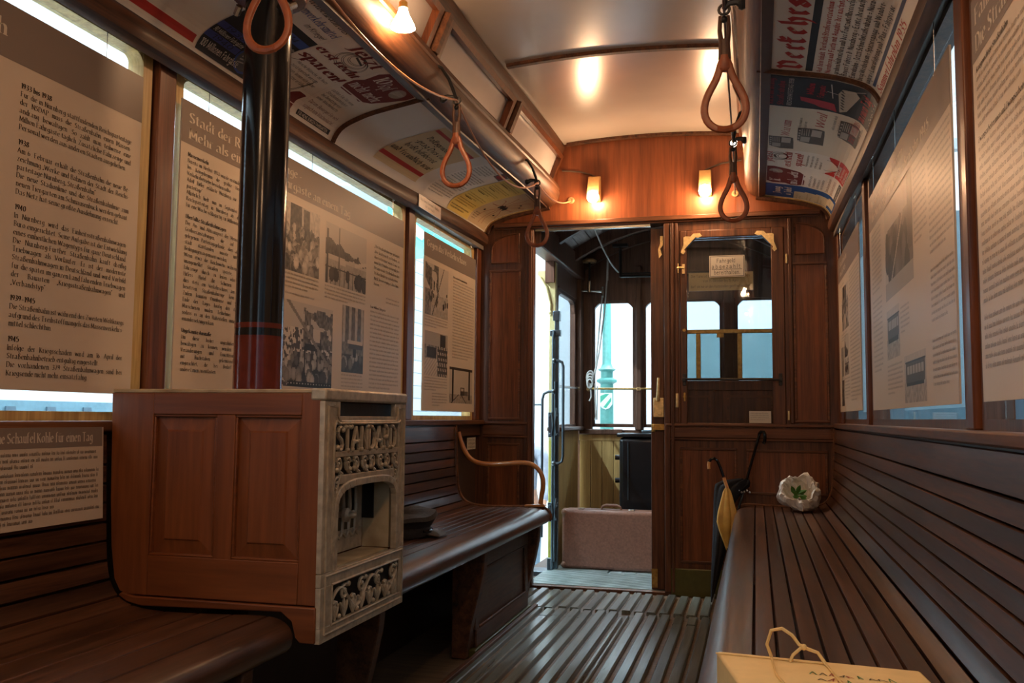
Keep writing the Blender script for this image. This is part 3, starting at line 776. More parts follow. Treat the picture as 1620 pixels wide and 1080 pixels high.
# inner sash in the bulkhead
wn += 1
g = G()
ya, yb = Y0 - .006, Y0 + .03
g.box(.170, .207, ya, yb, .908, 2.043); g.box(.674, .742, ya, yb, .908, 2.043); g.box(.207, .674, ya, yb, .908, .945); g.box(.207, .674, ya, yb, 2.0, 2.043)
for xa, sg in ((.207, 1), (.674, -1)): g.prism([(xa, 2.0), (xa + sg * .052, 2.0), (xa, 1.948)], 'Y', ya + .001, yb - .001)
sash = struct(g, 'window_%d' % wn, 'bulkhead_wood', bevel=.004)
g = G().box(.2072, .6738, Y0 + .012, Y0 + .015, .9452, 1.9998); g.build('pane', 'bulkhead_glass', sash)
for xa, sg in ((.207, 1), (.674, -1)):
    g = G()
    p = [(xa - sg * .032, 1.918), (xa - sg * .018, 1.906), (xa - sg * .006, 1.922), (xa - sg * .012, 1.934), (xa + sg * .052, 2.004), (xa + sg * .066, 1.998), (xa + sg * .088, 2.010), (xa + sg * .076, 2.026), (xa + sg * .040, 2.024), (xa + sg * .024, 2.008), (xa - sg * .004, 2.010), (xa - sg * .016, 2.004), (xa - sg * .016, 1.962)]
    g.prism(p, 'Y', ya - .004, ya)
    for q in ((xa - sg * .018, 1.920), (xa + sg * .07, 2.012), (xa - sg * .004, 1.99)): g.lathe([(.004, -.002), (.0025, .0)], (q[0], ya - .004, q[1]), 8, 'Y')
    g.build('brass_corner', 'brass', sash)
for xh, zh, ln in ((.757, 1.862, .052), (.757, .99, .05)):
    g = G().lathe([(.006, -ln / 2), (.006, ln / 2)], (xh, ya - .004, zh), 10); g.build('hinge', 'brass', sash)
g = G()
g.box(.148, .162, ya - .004, ya, 1.80, 1.855); g.box(.182, .197, ya - .004, ya, 1.795, 1.85); g.tube([(.155, ya - .010, 1.828), (.172, ya - .018, 1.828), (.19, ya - .010, 1.826)], .006, 8)
g.build('latch', 'brass', sash)
for q in ((.172, 1.09), (.172, 1.09)): pass
g = G(); g.lathe([(.011, -.004), (.008, 0)], (.192, ya, 1.09), 12, 'Y'); g.box(.186, .198, ya - .006, ya, 1.065, 1.115); g.build('escutcheon', 'brass_dark', sash, bevel=.003)
g = G(); g.lathe([(.009, -.004), (.006, 0)], (.192, ya, 1.47), 12, 'Y'); g.build('escutcheon', 'brass_dark', sash)
g = G(); g.box(.143, .158, Y0 - .02, Y0 - .012, 1.03, 1.11); g.tube([(.15, Y0 - .024, 1.10), (.15, Y0 - .03, 1.05), (.146, Y0 - .03, 1.03)], .004, 6); g.build('catch', 'brass', sash, bevel=.003)
g = G(); g.tube([(.192, ya - .03, 1.190), (.715, ya - .03, 1.186)], .0055, 8)
g.build('guard_bar', 'black_iron', sash)
for xx in (.192, .715):
    g = G(); g.box(xx - .010, xx + .010, ya - .006, ya, 1.155, 1.222); g.lathe([(.012, -.034), (.012, -.006)], (xx, ya, 1.188), 10, 'Y'); g.build('bar_bracket', 'black_iron', sash, bevel=.003)

# sliding door leaf, pushed open behind the right half of the bulkhead
D0, D1 = 5.375, 5.412
g = G()
g.box(-.004, .070, D0, D1, .0, 2.075); g.box(.700, .765, D0, D1, .0, 2.075); g.box(.07, .70, D0, D1, 2.0, 2.075); g.box(.07, .70, D0, D1, 0, .12); g.box(.07, .70, D0, D1, 1.13, 1.185)
g.box(.355, .400, D0, D1, .12, 1.13); g.box(.07, .70, D0 + .01, D1 - .01, .12, 1.13)
dr = struct(g, 'door_1', 'bulkhead_wood', bevel=.003)
g = G()
for x0, x1 in ((.105, .32), (.435, .665)): frame(g, x0, x1, .16, 1.09, .012, .006, D0 + .01)
g.build('panel_moulding', 'bulkhead_rail_wood', dr)
g = G()
g.box(.07, .70, D0 + .004, D0 + .024, 1.455, 1.478)
for x in (.07, .253, .484, .682): g.box(x, x + .026 if x < .6 else .70, D0 + .004, D0 + .024, 1.186, 1.455)
g.box(.096, .682, D0 + .005, D0 + .023, 1.186, 1.20)
g.box(.37, .41, D0 - .004, D0 + .004, 1.43, 1.455)
g.build('sash_frame', 'brass_dark', dr, bevel=.003)
g = G(); g.box(.071, .699, D0 + .012, D0 + .016, 1.2, 1.456); g.build('frosted_pane', 'glass_teal', dr)
g = G(); g.box(.071, .699, D0 + .013, D0 + .016, 1.479, 1.999); g.build('pane', 'window_glass', dr)
g = G(); g.box(.012, .072, D0 - .03, D0, .975, 1.085); g.lathe([(.010, -.036), (.010, -.03)], (.05, D0, .995), 12, 'Y'); g.build('lock_case', 'brass', dr, bevel=.003)
g = G(); g.tube([(.04, D0 - .03, 1.075), (.04, D0 - .05, 1.075), (.042, D0 - .055, 1.10), (.045, D0 - .05, 1.20)], [.012, .012, .009, .008], 10); g.build('door_handle', 'brass', dr)
g = G(); g.box(.010, .076, D0 - .028, D0 - .002, .90, .935); g.box(.0, .02, D0 - .014, D0, .89, .935); g.build('keeper', 'brass_dark', dr, bevel=.003)
g = G(); g.prism([(.045, 1.90), (.062, 1.92), (.052, 1.955), (.068, 1.975), (.068, 2.03), (.052, 2.03), (.052, 1.985), (.04, 1.95)], 'Y', D0 - .005, D0); g.build('brass_corner', 'brass', dr)
g = G(); g.box(-.004, .03, D0 - .004, D0, .01, .115); g.build('foot_plate', 'brass_dark', dr)

# ------------------------------------------------------------------ platform beyond the doorway
g = G(); g.box(-.90, 1.05, 5.38, 7.0, -.12, -.045); 
pf = struct(g, 'floor_platform', 'wall_brown')
g = G(); y = 5.392
while y < 5.86: g.box(-.735, .9, y, y + .016, -.045, -.004); y += .034
while y < 6.5: g.box(-.69, -.34, y, y + .016, -.045, -.004); y += .034
g.build('tread_ribs', 'steel_floor', pf)
g = G(); g.box(-.33, .5, 5.87, 6.5, -.025, -.010)
for i in range(9):
    for j in range(7): g.box(-.32 + i * .09, -.25 + i * .09, 5.885 + j * .085, 5.95 + j * .085, -.010, -.007)
g.build('hatch_plate', 'steel_floor', pf)
YW = 6.86
g = G()
def pwall(x0, x1, z0, z1, ya=YW, yb=YW + .05): g.box(x0, x1, ya, yb, z0, z1)
WX = [(-.605, -.285), (-.222, .35), (.445, .765)]
g.box(-.72, .90, YW, YW + .05, -.1, .88); g.box(-.72, .90, YW, YW + .05, 1.845, 2.5)
g.box(-.72, -.605, YW, YW + .05, .88, 1.845); g.box(.765, .90, YW, YW + .05, .88, 1.845)
g.box(-.72, -.67, 6.74, YW, .88, 2.5); g.box(-.76, -.70, 5.92, 6.09, 1.86, 2.3); g.box(-.75, -.70, 6.09, 6.74, 1.845, 2.5); g.box(-.75, -.70, 5.36, 5.92, 2.06, 2.5)
g.box(.86, .92, 5.36, YW, -.1, 2.5)
pw = struct(g, 'wall_platform', 'platform_wood')
for a, b in ((-.285, -.222), (.35, .445)):
    g = G(); g.box(a, b, YW - .01, YW + .05, .88, 1.845); g.box(a + .012, b - .012, YW - .03, YW - .01, .88, 2.1); g.build('mullion', 'platform_wood', pw, bevel=.006)
for a, b in WX:
    g = G(); rc = .115; n = 8
    for xa, sg in ((a, 1), (b, -1)):
        g.prism([(xa, 1.846)] + [(xa + sg * (rc - rc * math.cos(math.pi / 2 * i / n)), 1.846 - rc + rc * math.sin(math.pi / 2 * i / n)) for i in range(n + 1)], 'Y', YW + .002, YW + .048)
    g.build('window_corner', 'platform_wood', pw)
    wn += 1
    g = G()
    g.box(a, a + .018, YW + .012, YW + .036, .90, 1.844); g.box(b - .018, b, YW + .012, YW + .036, .90, 1.844); g.box(a + .018, b - .018, YW + .012, YW + .036, .90, .925); g.box(a + .018, b - .018, YW + .012, YW + .036, 1.828, 1.844)
    o = struct(g, 'window_%d' % wn, 'platform_wood', bevel=.003)
    g = G().box(a + .0182, b - .0182, YW + .022, YW + .025, .9252, 1.8278); g.build('pane', 'window_glass', o)
    g = G(); g.tube([(a - .03, YW - .025, 1.185), (b + .03, YW - .025, 1.183)], .008, 8); g.build('guard_bar', 'brass_dark', o)
    g = G()
    for xx in (a - .025, b + .025): g.lathe([(.020, -.006), (.013, -.012), (.013, -.04)], (xx, YW, 1.184), 10, 'Y')
    g.build('bar_bracket', 'brass', o)
# side light at the corner and the dash lining
wn += 1
g = G()
g.box(-.745, -.705, 6.06, 6.10, .88, 1.86); g.box(-.745, -.705, 6.70, 6.74, .88, 1.86); g.box(-.745, -.705, 6.10, 6.70, .88, .92); g.box(-.745, -.705, 6.10, 6.70, 1.82, 1.86)
g.prism([(6.10, 1.82), (6.20, 1.82), (6.12, 1.80), (6.10, 1.73)], 'X', -.743, -.707); g.prism([(6.70, 1.82), (6.60, 1.82), (6.68, 1.80), (6.70, 1.73)], 'X', -.743, -.707)
o = struct(g, 'window_%d' % wn, 'platform_wood', bevel=.003)
g = G().box(-.727, -.724, 6.1002, 6.6998, .9202, 1.8198); g.build('pane', 'window_glass', o)
g = G(); g.tube([(-.69, 6.02, 1.175), (-.69, 6.75, 1.185)], .008, 8); g.build('guard_bar', 'nickel', o)
g = G(); g.lathe([(.018, -.006), (.012, .012), (.012, .03)], (-.71, 6.74, 1.184), 10, 'X'); g.build('bar_bracket', 'brass', o)
g = G(); g.box(-.75, -.70, 6.04, 6.79, -.02, .88); g.build('side_dash', 'yellow_board', pw)
g = G(); g.box(-.76, -.66, 6.0, YW - .001, .875, .905); g.box(-.70, -.37, YW - .05, YW - .001, .845, .885); g.build('capping', 'platform_wood', pw, bevel=.008)
g = G()
x = -.695
while x < .85: g.box(x, x + .082, YW - .018, YW - .0005, -.02, .80); x += .0845
g.build('dash_planks', 'yellow_board', pw, bevel=.003)
g = G(); g.box(-.70, .86, YW - .022, YW - .0005, .80, .845); g.build('dash_rail', 'yellow_board', pw, bevel=.002)
g = G(); g.ball((-.375, YW - .03, .34), .028, sc=(.7, .35, 1.3)); g.build('hatch_knob', 'black_gloss', pw)
# platform ceiling: boards running lengthwise under bent ribs
def pz(x): return 2.44 - .30 * (abs(x - .06) / .85) ** 2
g = G(); n = 20
for i in range(n):
    x0 = -.80 + 1.70 * i / n; x1 = -.80 + 1.70 * (i + 1) / n - .006
    g.hexa([(x0, 5.363, pz(x0)), (x1, 5.363, pz(x1)), (x1, 7.0, pz(x1) - .06), (x0, 7.0, pz(x0) - .06), (x0, 5.363, pz(x0) + .03), (x1, 5.363, pz(x1) + .03), (x1, 7.0, pz(x1) - .03), (x0, 7.0, pz(x0) - .03)])
pc = struct(g, 'ceiling_platform', 'platform_ceiling_wood')
g = G(); g.box(-.95, 1.1, 5.363, 7.05, 2.48, 2.56); g.build('roof_cover', 'wall_brown', pc)
for yr in (5.92, 6.48, 6.83):
    g = G(); pts = [(-.74 + 1.6 * i / 14, yr, pz(-.74 + 1.6 * i / 14) - .045 - (yr - 5.36) * .036) for i in range(15)]
    for a, b in zip(pts, pts[1:]): g.bar(a, b, .05, .075)
    g.build('ceiling_rib', 'platform_wood', pc)
g = G(); g.box(-.76, -.66, 5.364, 6.86, 1.97 + .03, 2.16); g.build('eaves_beam', 'platform_wood', pc, bevel=.008)
g = G(); g.hexa([(-.30, 5.37, 2.30), (-.16, 5.37, 2.30), (-.22, 5.9, 2.30), (-.36, 5.9, 2.30), (-.33, 5.37, 2.42), (-.13, 5.37, 2.42), (-.19, 5.9, 2.42), (-.39, 5.9, 2.42)]); g.build('trunking', 'platform_ceiling_wood', pc, bevel=.006)

# ------------------------------------------------------------------ museum hall around the car
g = G(); g.box(-9, 9, -8, 16, -.80, -.72); struct(g, 'floor_hall', 'hall_floor_concrete')
g = G(); g.box(-3.35, -3.25, -6, 12.6, -.72, 3.6); hl = struct(g, 'wall_hall', 'white_brick')
g = G(); g.box(-3.25, -3.10, 2.6, 6.4, -.4, 1.03); g.build('vehicle_standin', 'hall_shelf', hl)  # blue box added in place of parts of another vehicle
g = G()
for k in range(7): g.prism([(3.6 + k * .28, .72), (3.74 + k * .28, .72), (3.66 + k * .28, 1.0), (3.60 + k * .28, 1.0)], 'X', -3.099, -3.09)
g.build('vehicle_standin_slots', 'hall_blue', hl)
g = G(); g.box(-3.2, 1.55, 12.5, 12.6, -.72, 3.4); struct(g, 'wall_hall_end', 'hall_white')
g = G(); g.box(1.55, 4.6, 11.5, 11.6, -.72, 3.4); struct(g, 'wall_hall_corner', 'hall_shelf')
g = G(); g.box(3.4, 3.5, -6, 12.5, -.72, 3.6); hr = struct(g, 'wall_hall_right', 'hall_blue')
g = G()
for k in range(9): g.box(3.34, 3.4, -1 + k * .9, -.92 + k * .9, -.72, 3.4)
g.build('pilaster', 'hall_shelf', hr)

# ================================================================== BENCHES
BP = refine([(.995, .918), (.988, .75), (.980, .62), (.970, .56), (.942, .517), (.89, .496), (.80, .490), (.66, .494), (.54, .499), (.500, .494), (.475, .478), (.464, .455), (.467, .432), (.484, .417)], 2)
BS = [0]
for a, b in zip(BP, BP[1:]): BS.append(BS[-1] + math.dist(a, b))
def bp(s):
    i = 0
    while i < len(BS) - 2 and BS[i + 1] < s: i += 1
    t = (s - BS[i]) / (BS[i + 1] - BS[i]); a, b = BP[i], BP[i + 1]
    L = math.dist(a, b); n = (-(b[1] - a[1]) / L, (b[0] - a[0]) / L)
    return (a[0] + (b[0] - a[0]) * t, a[1] + (b[1] - a[1]) * t), n      # n points behind the slat
def slats(g, side, ya, yb, seat_w=.047):
    bounds = [0, .078]
    while bounds[-1] + .047 < BS[-1] - .155:
        bounds.append(bounds[-1] + (.047 if bounds[-1] < .44 else seat_w))
    if bounds[-1] > BS[-1] - .13: bounds.pop()
    bounds.append(BS[-1])
    for a, b in zip(bounds, bounds[1:]):
        a += .0022; b -= .0022; n = max(3, int((b - a) / .010)); top = []; bot = []
        def at(t, e):
            (x, z), nn = bp(t); return (x + nn[0] * e, z + nn[1] * e)
        top = [at(a, .004)] + [at(a + .0018 + (b - a - .0036) * i / n, 0) for i in range(n + 1)] + [at(b, .004)]
        bot = [at(a + (b - a) * i / n, .017) for i in range(n + 1)]
        g.sweep([(side * x, z) for x, z in top + bot[::-1]], [ya, yb])
def leg_profile(side, y, g, th=.045):
    p = [(.545, .41), (.50, .41), (.505, .34), (.525, .24), (.555, .12), (.575, .0), (.575, -.02), (.64, -.02), (.64, .41)]
    g.prism([(side * x, z) for x, z in p], 'Y', y - th / 2, y + th / 2)
def under(g, side, ya, yb):       # dark riser under the bench back
    g.box(min(side * .90, side * .925), max(side * .90, side * .925), ya, yb, -.02, .47)
# right bench
b1 = thing('slatted_bench', 'long dark slatted bench along the right wall with rolled front edge', 'bench', (.75, 2, 0))
g = G(); slats(g, 1, YB + .01, 5.30); g.build('seat_slats', 'bench_wood', b1, bevel=0)
g = G(); under(g, 1, YB + .01, 5.30); g.build('riser', 'wall_brown', b1)
for y in (-.9, .5, 1.9, 3.3, 4.7):
    g = G(); leg_profile(1, y, g); g.build('leg', 'trim_wood', b1, bevel=.004)
g = G(); pts = [(bp(BS[-1] * k / 60)[0][0] - .002, 5.306, bp(BS[-1] * k / 60)[0][1] + .002) for k in range(60)]
g.tube(pts, .007, 6); g.build('end_bead', 'rail_wood', b1)
# left front bench (towards the photographer) and left rear bench
b2 = thing('slatted_bench', 'dark slatted bench at lower left in front of the wooden stove casing', 'bench', (-.75, .2, 0))
g = G(); slats(g, -1, YB + .01, 1.992, .092); g.build('seat_slats', 'bench_wood', b2)
g = G(); under(g, -1, YB + .01, 1.992); g.build('riser', 'wall_brown', b2)
for y in (-.9, .5, 1.86):
    g = G(); leg_profile(-1, y, g); g.build('leg', 'trim_wood', b2, bevel=.004)
b3 = thing('slatted_bench', 'dark slatted bench behind the stove with a panelled base and curved armrest', 'bench', (-.75, 3.6, 0))
g = G(); slats(g, -1, 2.535, 4.775); g.build('seat_slats', 'bench_wood', b3)
g = G(); under(g, -1, 2.535, 4.775); g.build('riser', 'wall_brown', b3)
for y in (2.62,):
    g = G(); leg_profile(-1, y, g); g.build('leg', 'trim_wood', b3, bevel=.004)
g = G(); pts = [(-(bp(BS[-1] * k / 60)[0][0] - .002), 4.780, bp(BS[-1] * k / 60)[0][1] + .002) for k in range(60)]
g.tube(pts, .008, 6); g.build('end_bead', 'rail_wood', b3)
g = G()
g.prism([(-.99, .91), (-.978, .60), (-.965, .55), (-.935, .505), (-.88, .482), (-.52, .482), (-.49, .44), (-1.04, .44), (-1.04, .91)], 'Y', 4.755, 4.772); g.build('end_board', 'box_panel_wood', b3)
g = G()
def basep(y): return 0
# box base with bowed front posts
g.box(-.585, -.565, 3.74, 4.66, .015, .41); g.box(-.94, -.585, 4.70, 4.72, .0, .44); g.build('base_panel', 'box_panel_wood', b3, bevel=.002)
g = G(); g.box(-.565, -.553, 3.76, 4.66, .325, .41); g.box(-.565, -.553, 3.76, 4.66, .012, .085); g.box(-.565, -.553, 3.745, 3.80, .085, .325); g.box(-.565, -.553, 4.60, 4.665, .085, .325)
g.build('base_frame', 'box_panel_wood', b3, bevel=.004)
g = G(); frame(g, 0, 0, 0, 0) if False else None
for a, b, c, d in ((3.80, 4.60, .315, .325), (3.80, 4.60, .085, .095)): g.box(-.560, -.550, a, b, c, d)
g.build('base_moulding', 'trim_wood', b3, bevel=.003)
for y in (3.715, 4.695):
    g = G(); leg_profile(-1, y, g, .055); g.build('leg', 'trim_wood', b3, bevel=.005)
g = G(); g.box(-.575, -.545, 3.72, 4.70, -.022, .010); g.build('base_skirt', 'green_kick', b3, bevel=.003)
# armrest of bent wood
ap = [(-.972, 4.765, .885), (-.966, 4.770, .86), (-.955, 4.772, .825), (-.945, 4.774, .80), (-.925, 4.776, .765), (-.895, 4.778, .735), (-.855, 4.78, .720), (-.80, 4.78, .715), (-.72, 4.78, .719), (-.64, 4.78, .727), (-.59, 4.78, .727), (-.552, 4.78, .715), (-.522, 4.78, .688), (-.505, 4.78, .65), (-.502, 4.78, .61), (-.510, 4.78, .565), (-.518, 4.78, .515)]
sp_ = refine([(p[0], p[2]) for p in ap], 1)
g = G(); g.tube([(x, 4.772, z) for x, z in sp_], [.010 if i < 5 else .0125 for i in range(len(sp_))], 10); g.build('armrest', 'armrest_wood', b3)
g = G(); g.prism([(-.60, .500), (-.50, .500), (-.485, .506), (-.50, .514), (-.60, .510)], 'Y', 4.757, 4.787); g.build('armrest_foot', 'armrest_wood', b3, bevel=.002)

# ================================================================== STOVE
st = thing('stove', 'coal stove in a panelled wooden casing with an openwork grey iron front', 'stove', (-.70, 2.26, .44))
g = G()
yf = 2.0
g.prism([(-.990, 1.020), (-.868, 1.020), (-.868, .525), (-.925, .525), (-.945, .532), (-.962, .562), (-.974, .64), (-.982, .76)], 'Y', yf, yf + .022)
g.box(-.462, -.414, yf, yf + .022, .525, 1.020); g.box(-.690, -.640, yf + .001, yf + .022, .62, .967)
g.build('stile', 'stove_wood', st, bevel=.002)
for z0_, z1_ in ((.967, 1.020), (.525, .622)):
    g = G(); g.box(-.868, -.462, yf, yf + .022, z0_, z1_); g.build('rail', 'stove_rail_wood', st, bevel=.002)
for x0, x1 in ((-.868, -.690), (-.640, -.462)):
    g = G(); m = .038
    a = [(x0, yf + .014, .622), (x1, yf + .014, .622), (x1, yf + .014, .967), (x0, yf + .014, .967)]
    b = [(x0 + m, yf + .007, .622 + m), (x1 - m, yf + .007, .622 + m), (x1 - m, yf + .007, .967 - m), (x0 + m, yf + .007, .967 - m)]
    c = [(p[0] + (.004 if i in (0, 3) else -.004), yf + .003, p[2] + (.004 if i < 2 else -.004)) for i, p in enumerate(b)]
    g.add(a + b + c, [(0, 1, 5, 4), (1, 2, 6, 5), (2, 3, 7, 6), (3, 0, 4, 7), (4, 5, 9, 8), (5, 6, 10, 9), (6, 7, 11, 10), (7, 4, 8, 11), (8, 9, 10, 11)])
    g.build('raised_panel', 'stove_wood', st, smooth=False)
    g = G()
    for (p, q, r, t) in ((x0, x1, .622, .628), (x0, x1, .961, .967), (x0, x0 + .006, .628, .961), (x1 - .006, x1, .628, .961)): g.box(p, q, yf + .003, yf + .02, r, t)
    g.build('panel_moulding', 'stove_rail_wood', st, bevel=.002)
g = G(); g.prism([(-.90, .522), (-.935, .530), (-.945, .523), (-.92, .508), (-.88, .500), (-.50, .508), (-.472, .488), (-.462, .452), (-.45, .440), (-.412, .440), (-.412, .522)], 'Y', yf - .006, yf + .022); g.build('base_board', 'stove_rail_wood', st, bevel=.003)
g = G(); g.box(-.985, -.43, 2.49, 2.52, .505, 1.02); g.build('rear_side', 'stove_wood', st)
g = G(); g.box(-.992, -.425, yf + .004, 2.52, 1.020, 1.030); g.build('top_plate', 'stove_sheet', st, bevel=.003)
# iron front
xF, xB = -.402, -.416
g = G()
def pl(y0, y1, z0, z1, a=xB, b=xF): g.box(a, b, y0, y1, z0, z1)
pl(2.0, 2.062, .598, 1.002); pl(2.47, 2.522, .598, 1.002); pl(2.062, 2.47, .945, .966); pl(2.062, 2.47, .866, .880); pl(2.062, 2.085, .966, 1.002); pl(2.44, 2.47, .966, 1.002)
# arch ring
cy, zt, zs, hw = 2.266, .792, .72, .188
def archp(r_out):
    P_ = []
    for i in range(15):
        a = math.pi * i / 14; cx_, sx_ = math.cos(a), math.sin(a)
        e = .55
        P_.append((cy - (hw + r_out) * math.copysign(abs(cx_) ** e, cx_), zs + (zt - zs + r_out) * abs(sx_) ** e))
    return P_
A0 = [(cy - hw, .598)] + archp(0) + [(cy + hw, .598)]; A1 = [(cy - hw - .016, .598)] + archp(.016) + [(cy + hw + .016, .598)]
for i in range(len(A0) - 1):
    p, q, r, t = A0[i], A0[i + 1], A1[i + 1], A1[i]
    g.hexa([(xB, *p), (xB, *q), (xB, *r), (xB, *t), (xF + .004, *p), (xF + .004, *q), (xF + .004, *r), (xF + .004, *t)])
# strip over the arch
pl(2.09, 2.44, .800, .822)
g.build('iron_front', 'cast_iron_grey', st, bevel=.0015)
g = G(); pl(1.998, 2.524, 1.002, 1.032, -.44, -.398); g.build('cap_band', 'cast_iron_grey', st, bevel=.006)
# raised beading
g = G()
def bead(pts, r=.0035): g.tube([(xF + .001, y, z) for y, z in pts], r, 6)
bead([(2.018, .60), (2.018, .99), (2.068, .99), (2.072, .965), (2.085, .953), (2.44, .953), (2.455, .965), (2.458, .99), (2.508, .99), (2.508, .60)])
bead([(2.052, .64), (2.052, .938), (2.062, .955), (2.08, .949), (2.462, .949), (2.476, .955), (2.484, .938), (2.484, .66)])
bead(A1, .003); bead([(2.02, .456), (2.505, .456), (2.505, .59), (2.02, .59), (2.02, .456)], .003); bead([(2.058, .472), (2.475, .472), (2.475, .566), (2.058, .566), (2.058, .472)], .003)
g.build('raised_beading', 'cast_iron_grey', st)
g = G()
pl(2.0, 2.522, .438, .472); pl(2.0, 2.522, .566, .597); pl(2.0, 2.060, .472, .566); pl(2.474, 2.522, .472, .566)
g.build('ash_door', 'cast_iron_grey', st, bevel=.0015)
# STANDARD lettering cast in the iron
g = G(); k = .058 / 7.4; x = 2.072; tw = width('STANDARD', 1, 1.0); kx = .385 / tw
for ch in 'STANDARD':
    wmax = max(p[0] for s_ in GL[ch] for p in s_)
    for s_ in GL[ch]:
        for a, b in zip(s_, s_[1:]):
            pa = (x + a[0] * kx, .882 + a[1] * k * 1.0); pb = (x + b[0] * kx, .882 + b[1] * k)
            g.tube([(xF - .003, *pa), (xF - .003, *pb)], .0052, 6, flat=1.0)
        for e in (s_[0], s_[-1]): g.ball((xF - .002, x + e[0] * kx, .882 + e[1] * k), .0072, 8, 5)
    x += (wmax + 1.0) * kx
g.build('cast_lettering', 'cast_iron_grey', st)
# scrollwork
def spiral(y, z, r, turns, a0, sg): 
    n = int(10 * turns); return [(xF - .004, y + sg * r * (1 - i / n * .8) * math.cos(a0 + 2 * math.pi * turns * i / n), z + r * (1 - i / n * .8) * math.sin(a0 + 2 * math.pi * turns * i / n)) for i in range(n + 1)]
g = G()
for i in range(8):
    y = 2.088 + i * .051; sg = 1 if i % 2 else -1
    g.tube(spiral(y, .846, .019, 1.3, .4, sg), .0042, 6); g.tube([(xF - .004, y - .02, .866), (xF - .004, y - .006, .848), (xF - .004, y + .004, .83), (xF - .004, y + .02, .824)], .005, 6); g.ball((xF - .003, y + sg * .012, .835), .007, 8, 5)
for yy, sg in ((2.072, 1), (2.46, -1)):
    for j, (dy, z, r) in enumerate(((.006, .80, .018), (.0, .755, .014), (-.002, .715, .010))):
        g.tube(spiral(yy + sg * dy, z, r, 1.2, 1.2, sg), .004, 6)
    g.tube([(xF - .004, yy - sg * .008, .69), (xF - .004, yy - sg * .004, .74), (xF - .004, yy + sg * .012, .80), (xF - .004, yy + sg * .03, .83)], .0045, 6)
g.build('scrollwork', 'cast_iron_grey', st)
g = G()
for i in range(8):
    y = 2.085 + i * .052; sg = 1 if i % 2 else -1; m_ = abs(i - 3.5) < 1
    g.tube(spiral(y, .535 if i % 2 else .502, .020, 1.35, .8, sg), .0042, 6)
    for q in range(3): g.tube([(xF - .004, y, .476), (xF - .004, y + (q - 1) * .010, .497), (xF - .004, y + (q - 1) * .020, .512 + .01 * (q == 1))], [.003, .006, .003], 6)
    g.ball((xF - .003, y + .022, .552 if i % 2 else .482), .007, 8, 5)
wave = [(xF - .004, 2.06 + .415 * i / 40, .519 + .030 * math.sin(i / 40 * math.pi * 4.2)) for i in range(41)]
g.tube(wave, .0048, 6); g.build('scrollwork', 'cast_iron_grey', st)
# inside of the stove
for z0_, z1_ in ((.80, 1.0), (.45, .585)):
    g = G(); g.box(-.432, -.428, 2.06, 2.475, z0_, z1_); g.build('dark_backing', 'black_iron', st)
g = G(); g.box(-.515, -.505, 2.03, 2.462, .60, .80); g.build('firebox_plate', 'cast_iron_grey', st, bevel=.003)
g = G()
for i, y in enumerate((2.285, 2.325, 2.365, 2.405)):
    g.tube([(-.503, y, .775), (-.501, y + .004, .72), (-.503, y - .004, .655)], [.0055, .005, .006], 8); g.tube([(-.503, y, .655), (-.502, y + .02, .640), (-.503, y + .04, .655)], .005, 6)
g.tube([(-.502, 2.22, .778), (-.500, 2.44, .778)], .007, 8); g.build('firebox_grate', 'cast_iron_grey', st)
for y in (2.305, 2.345, 2.385):
    g = G(); g.box(-.5045, -.502, y - .011, y + .011, .660, .768); g.build('grate_slot', 'black_gloss', st)
g = G(); g.lathe([(.008, 0), (.008, .012), (.018, .018), (.019, .028), (.010, .034), (.007, .05), (.003, .054)], (-.498, 2.288, .705), 14, 'X'); g.tube([(-.475, 2.288, .705), (-.475, 2.335, .708)], .006, 8); g.build('door_knob', 'cast_iron_grey', st)
g = G(); g.box(-.505, -.425, 2.462, 2.488, .60, .80); g.build('inner_sheet', 'stove_sheet', st)
g = G(); g.box(-.505, -.425, 2.03, 2.462, .588, .598); g.build('inner_shelf', 'stove_sheet', st)
g = G(); g.box(-.5045, -.47, 2.455, 2.4615, .68, .80); g.build('flue_box', 'black_iron', st)
# pipe
g = G(); g.lathe([(.065, 1.030), (.065, 1.180)], (-.728, 2.25, 0), 32); g.lathe([(.0652, 1.200), (.0652, 1.214)], (-.728, 2.25, 0), 32); g.build('pipe_foot', 'pipe_red', st)
g = G(); g.lathe([(.0645, 1.032), (.0645, 2.16)], (-.728, 2.25, 0), 40); pipe = g.build('stove_pipe', 'black_gloss', st)
for s_ in (-1, 1):
    g = G(); g.tube([(-.728 + s_ * .088, 2.235, 2.10), (-.728 + s_ * .080, 2.215, 2.085), (-.728 + s_ * .066, 2.205, 2.10)], .010, 8); g.build('pipe_clip', 'nickel', st)
g = G(); g.lathe([(.10, 2.130), (.105, 2.142), (.10, 2.17)], (-.728, 2.25, 0), 28); g.build('ceiling_collar', 'pipe_red', st)

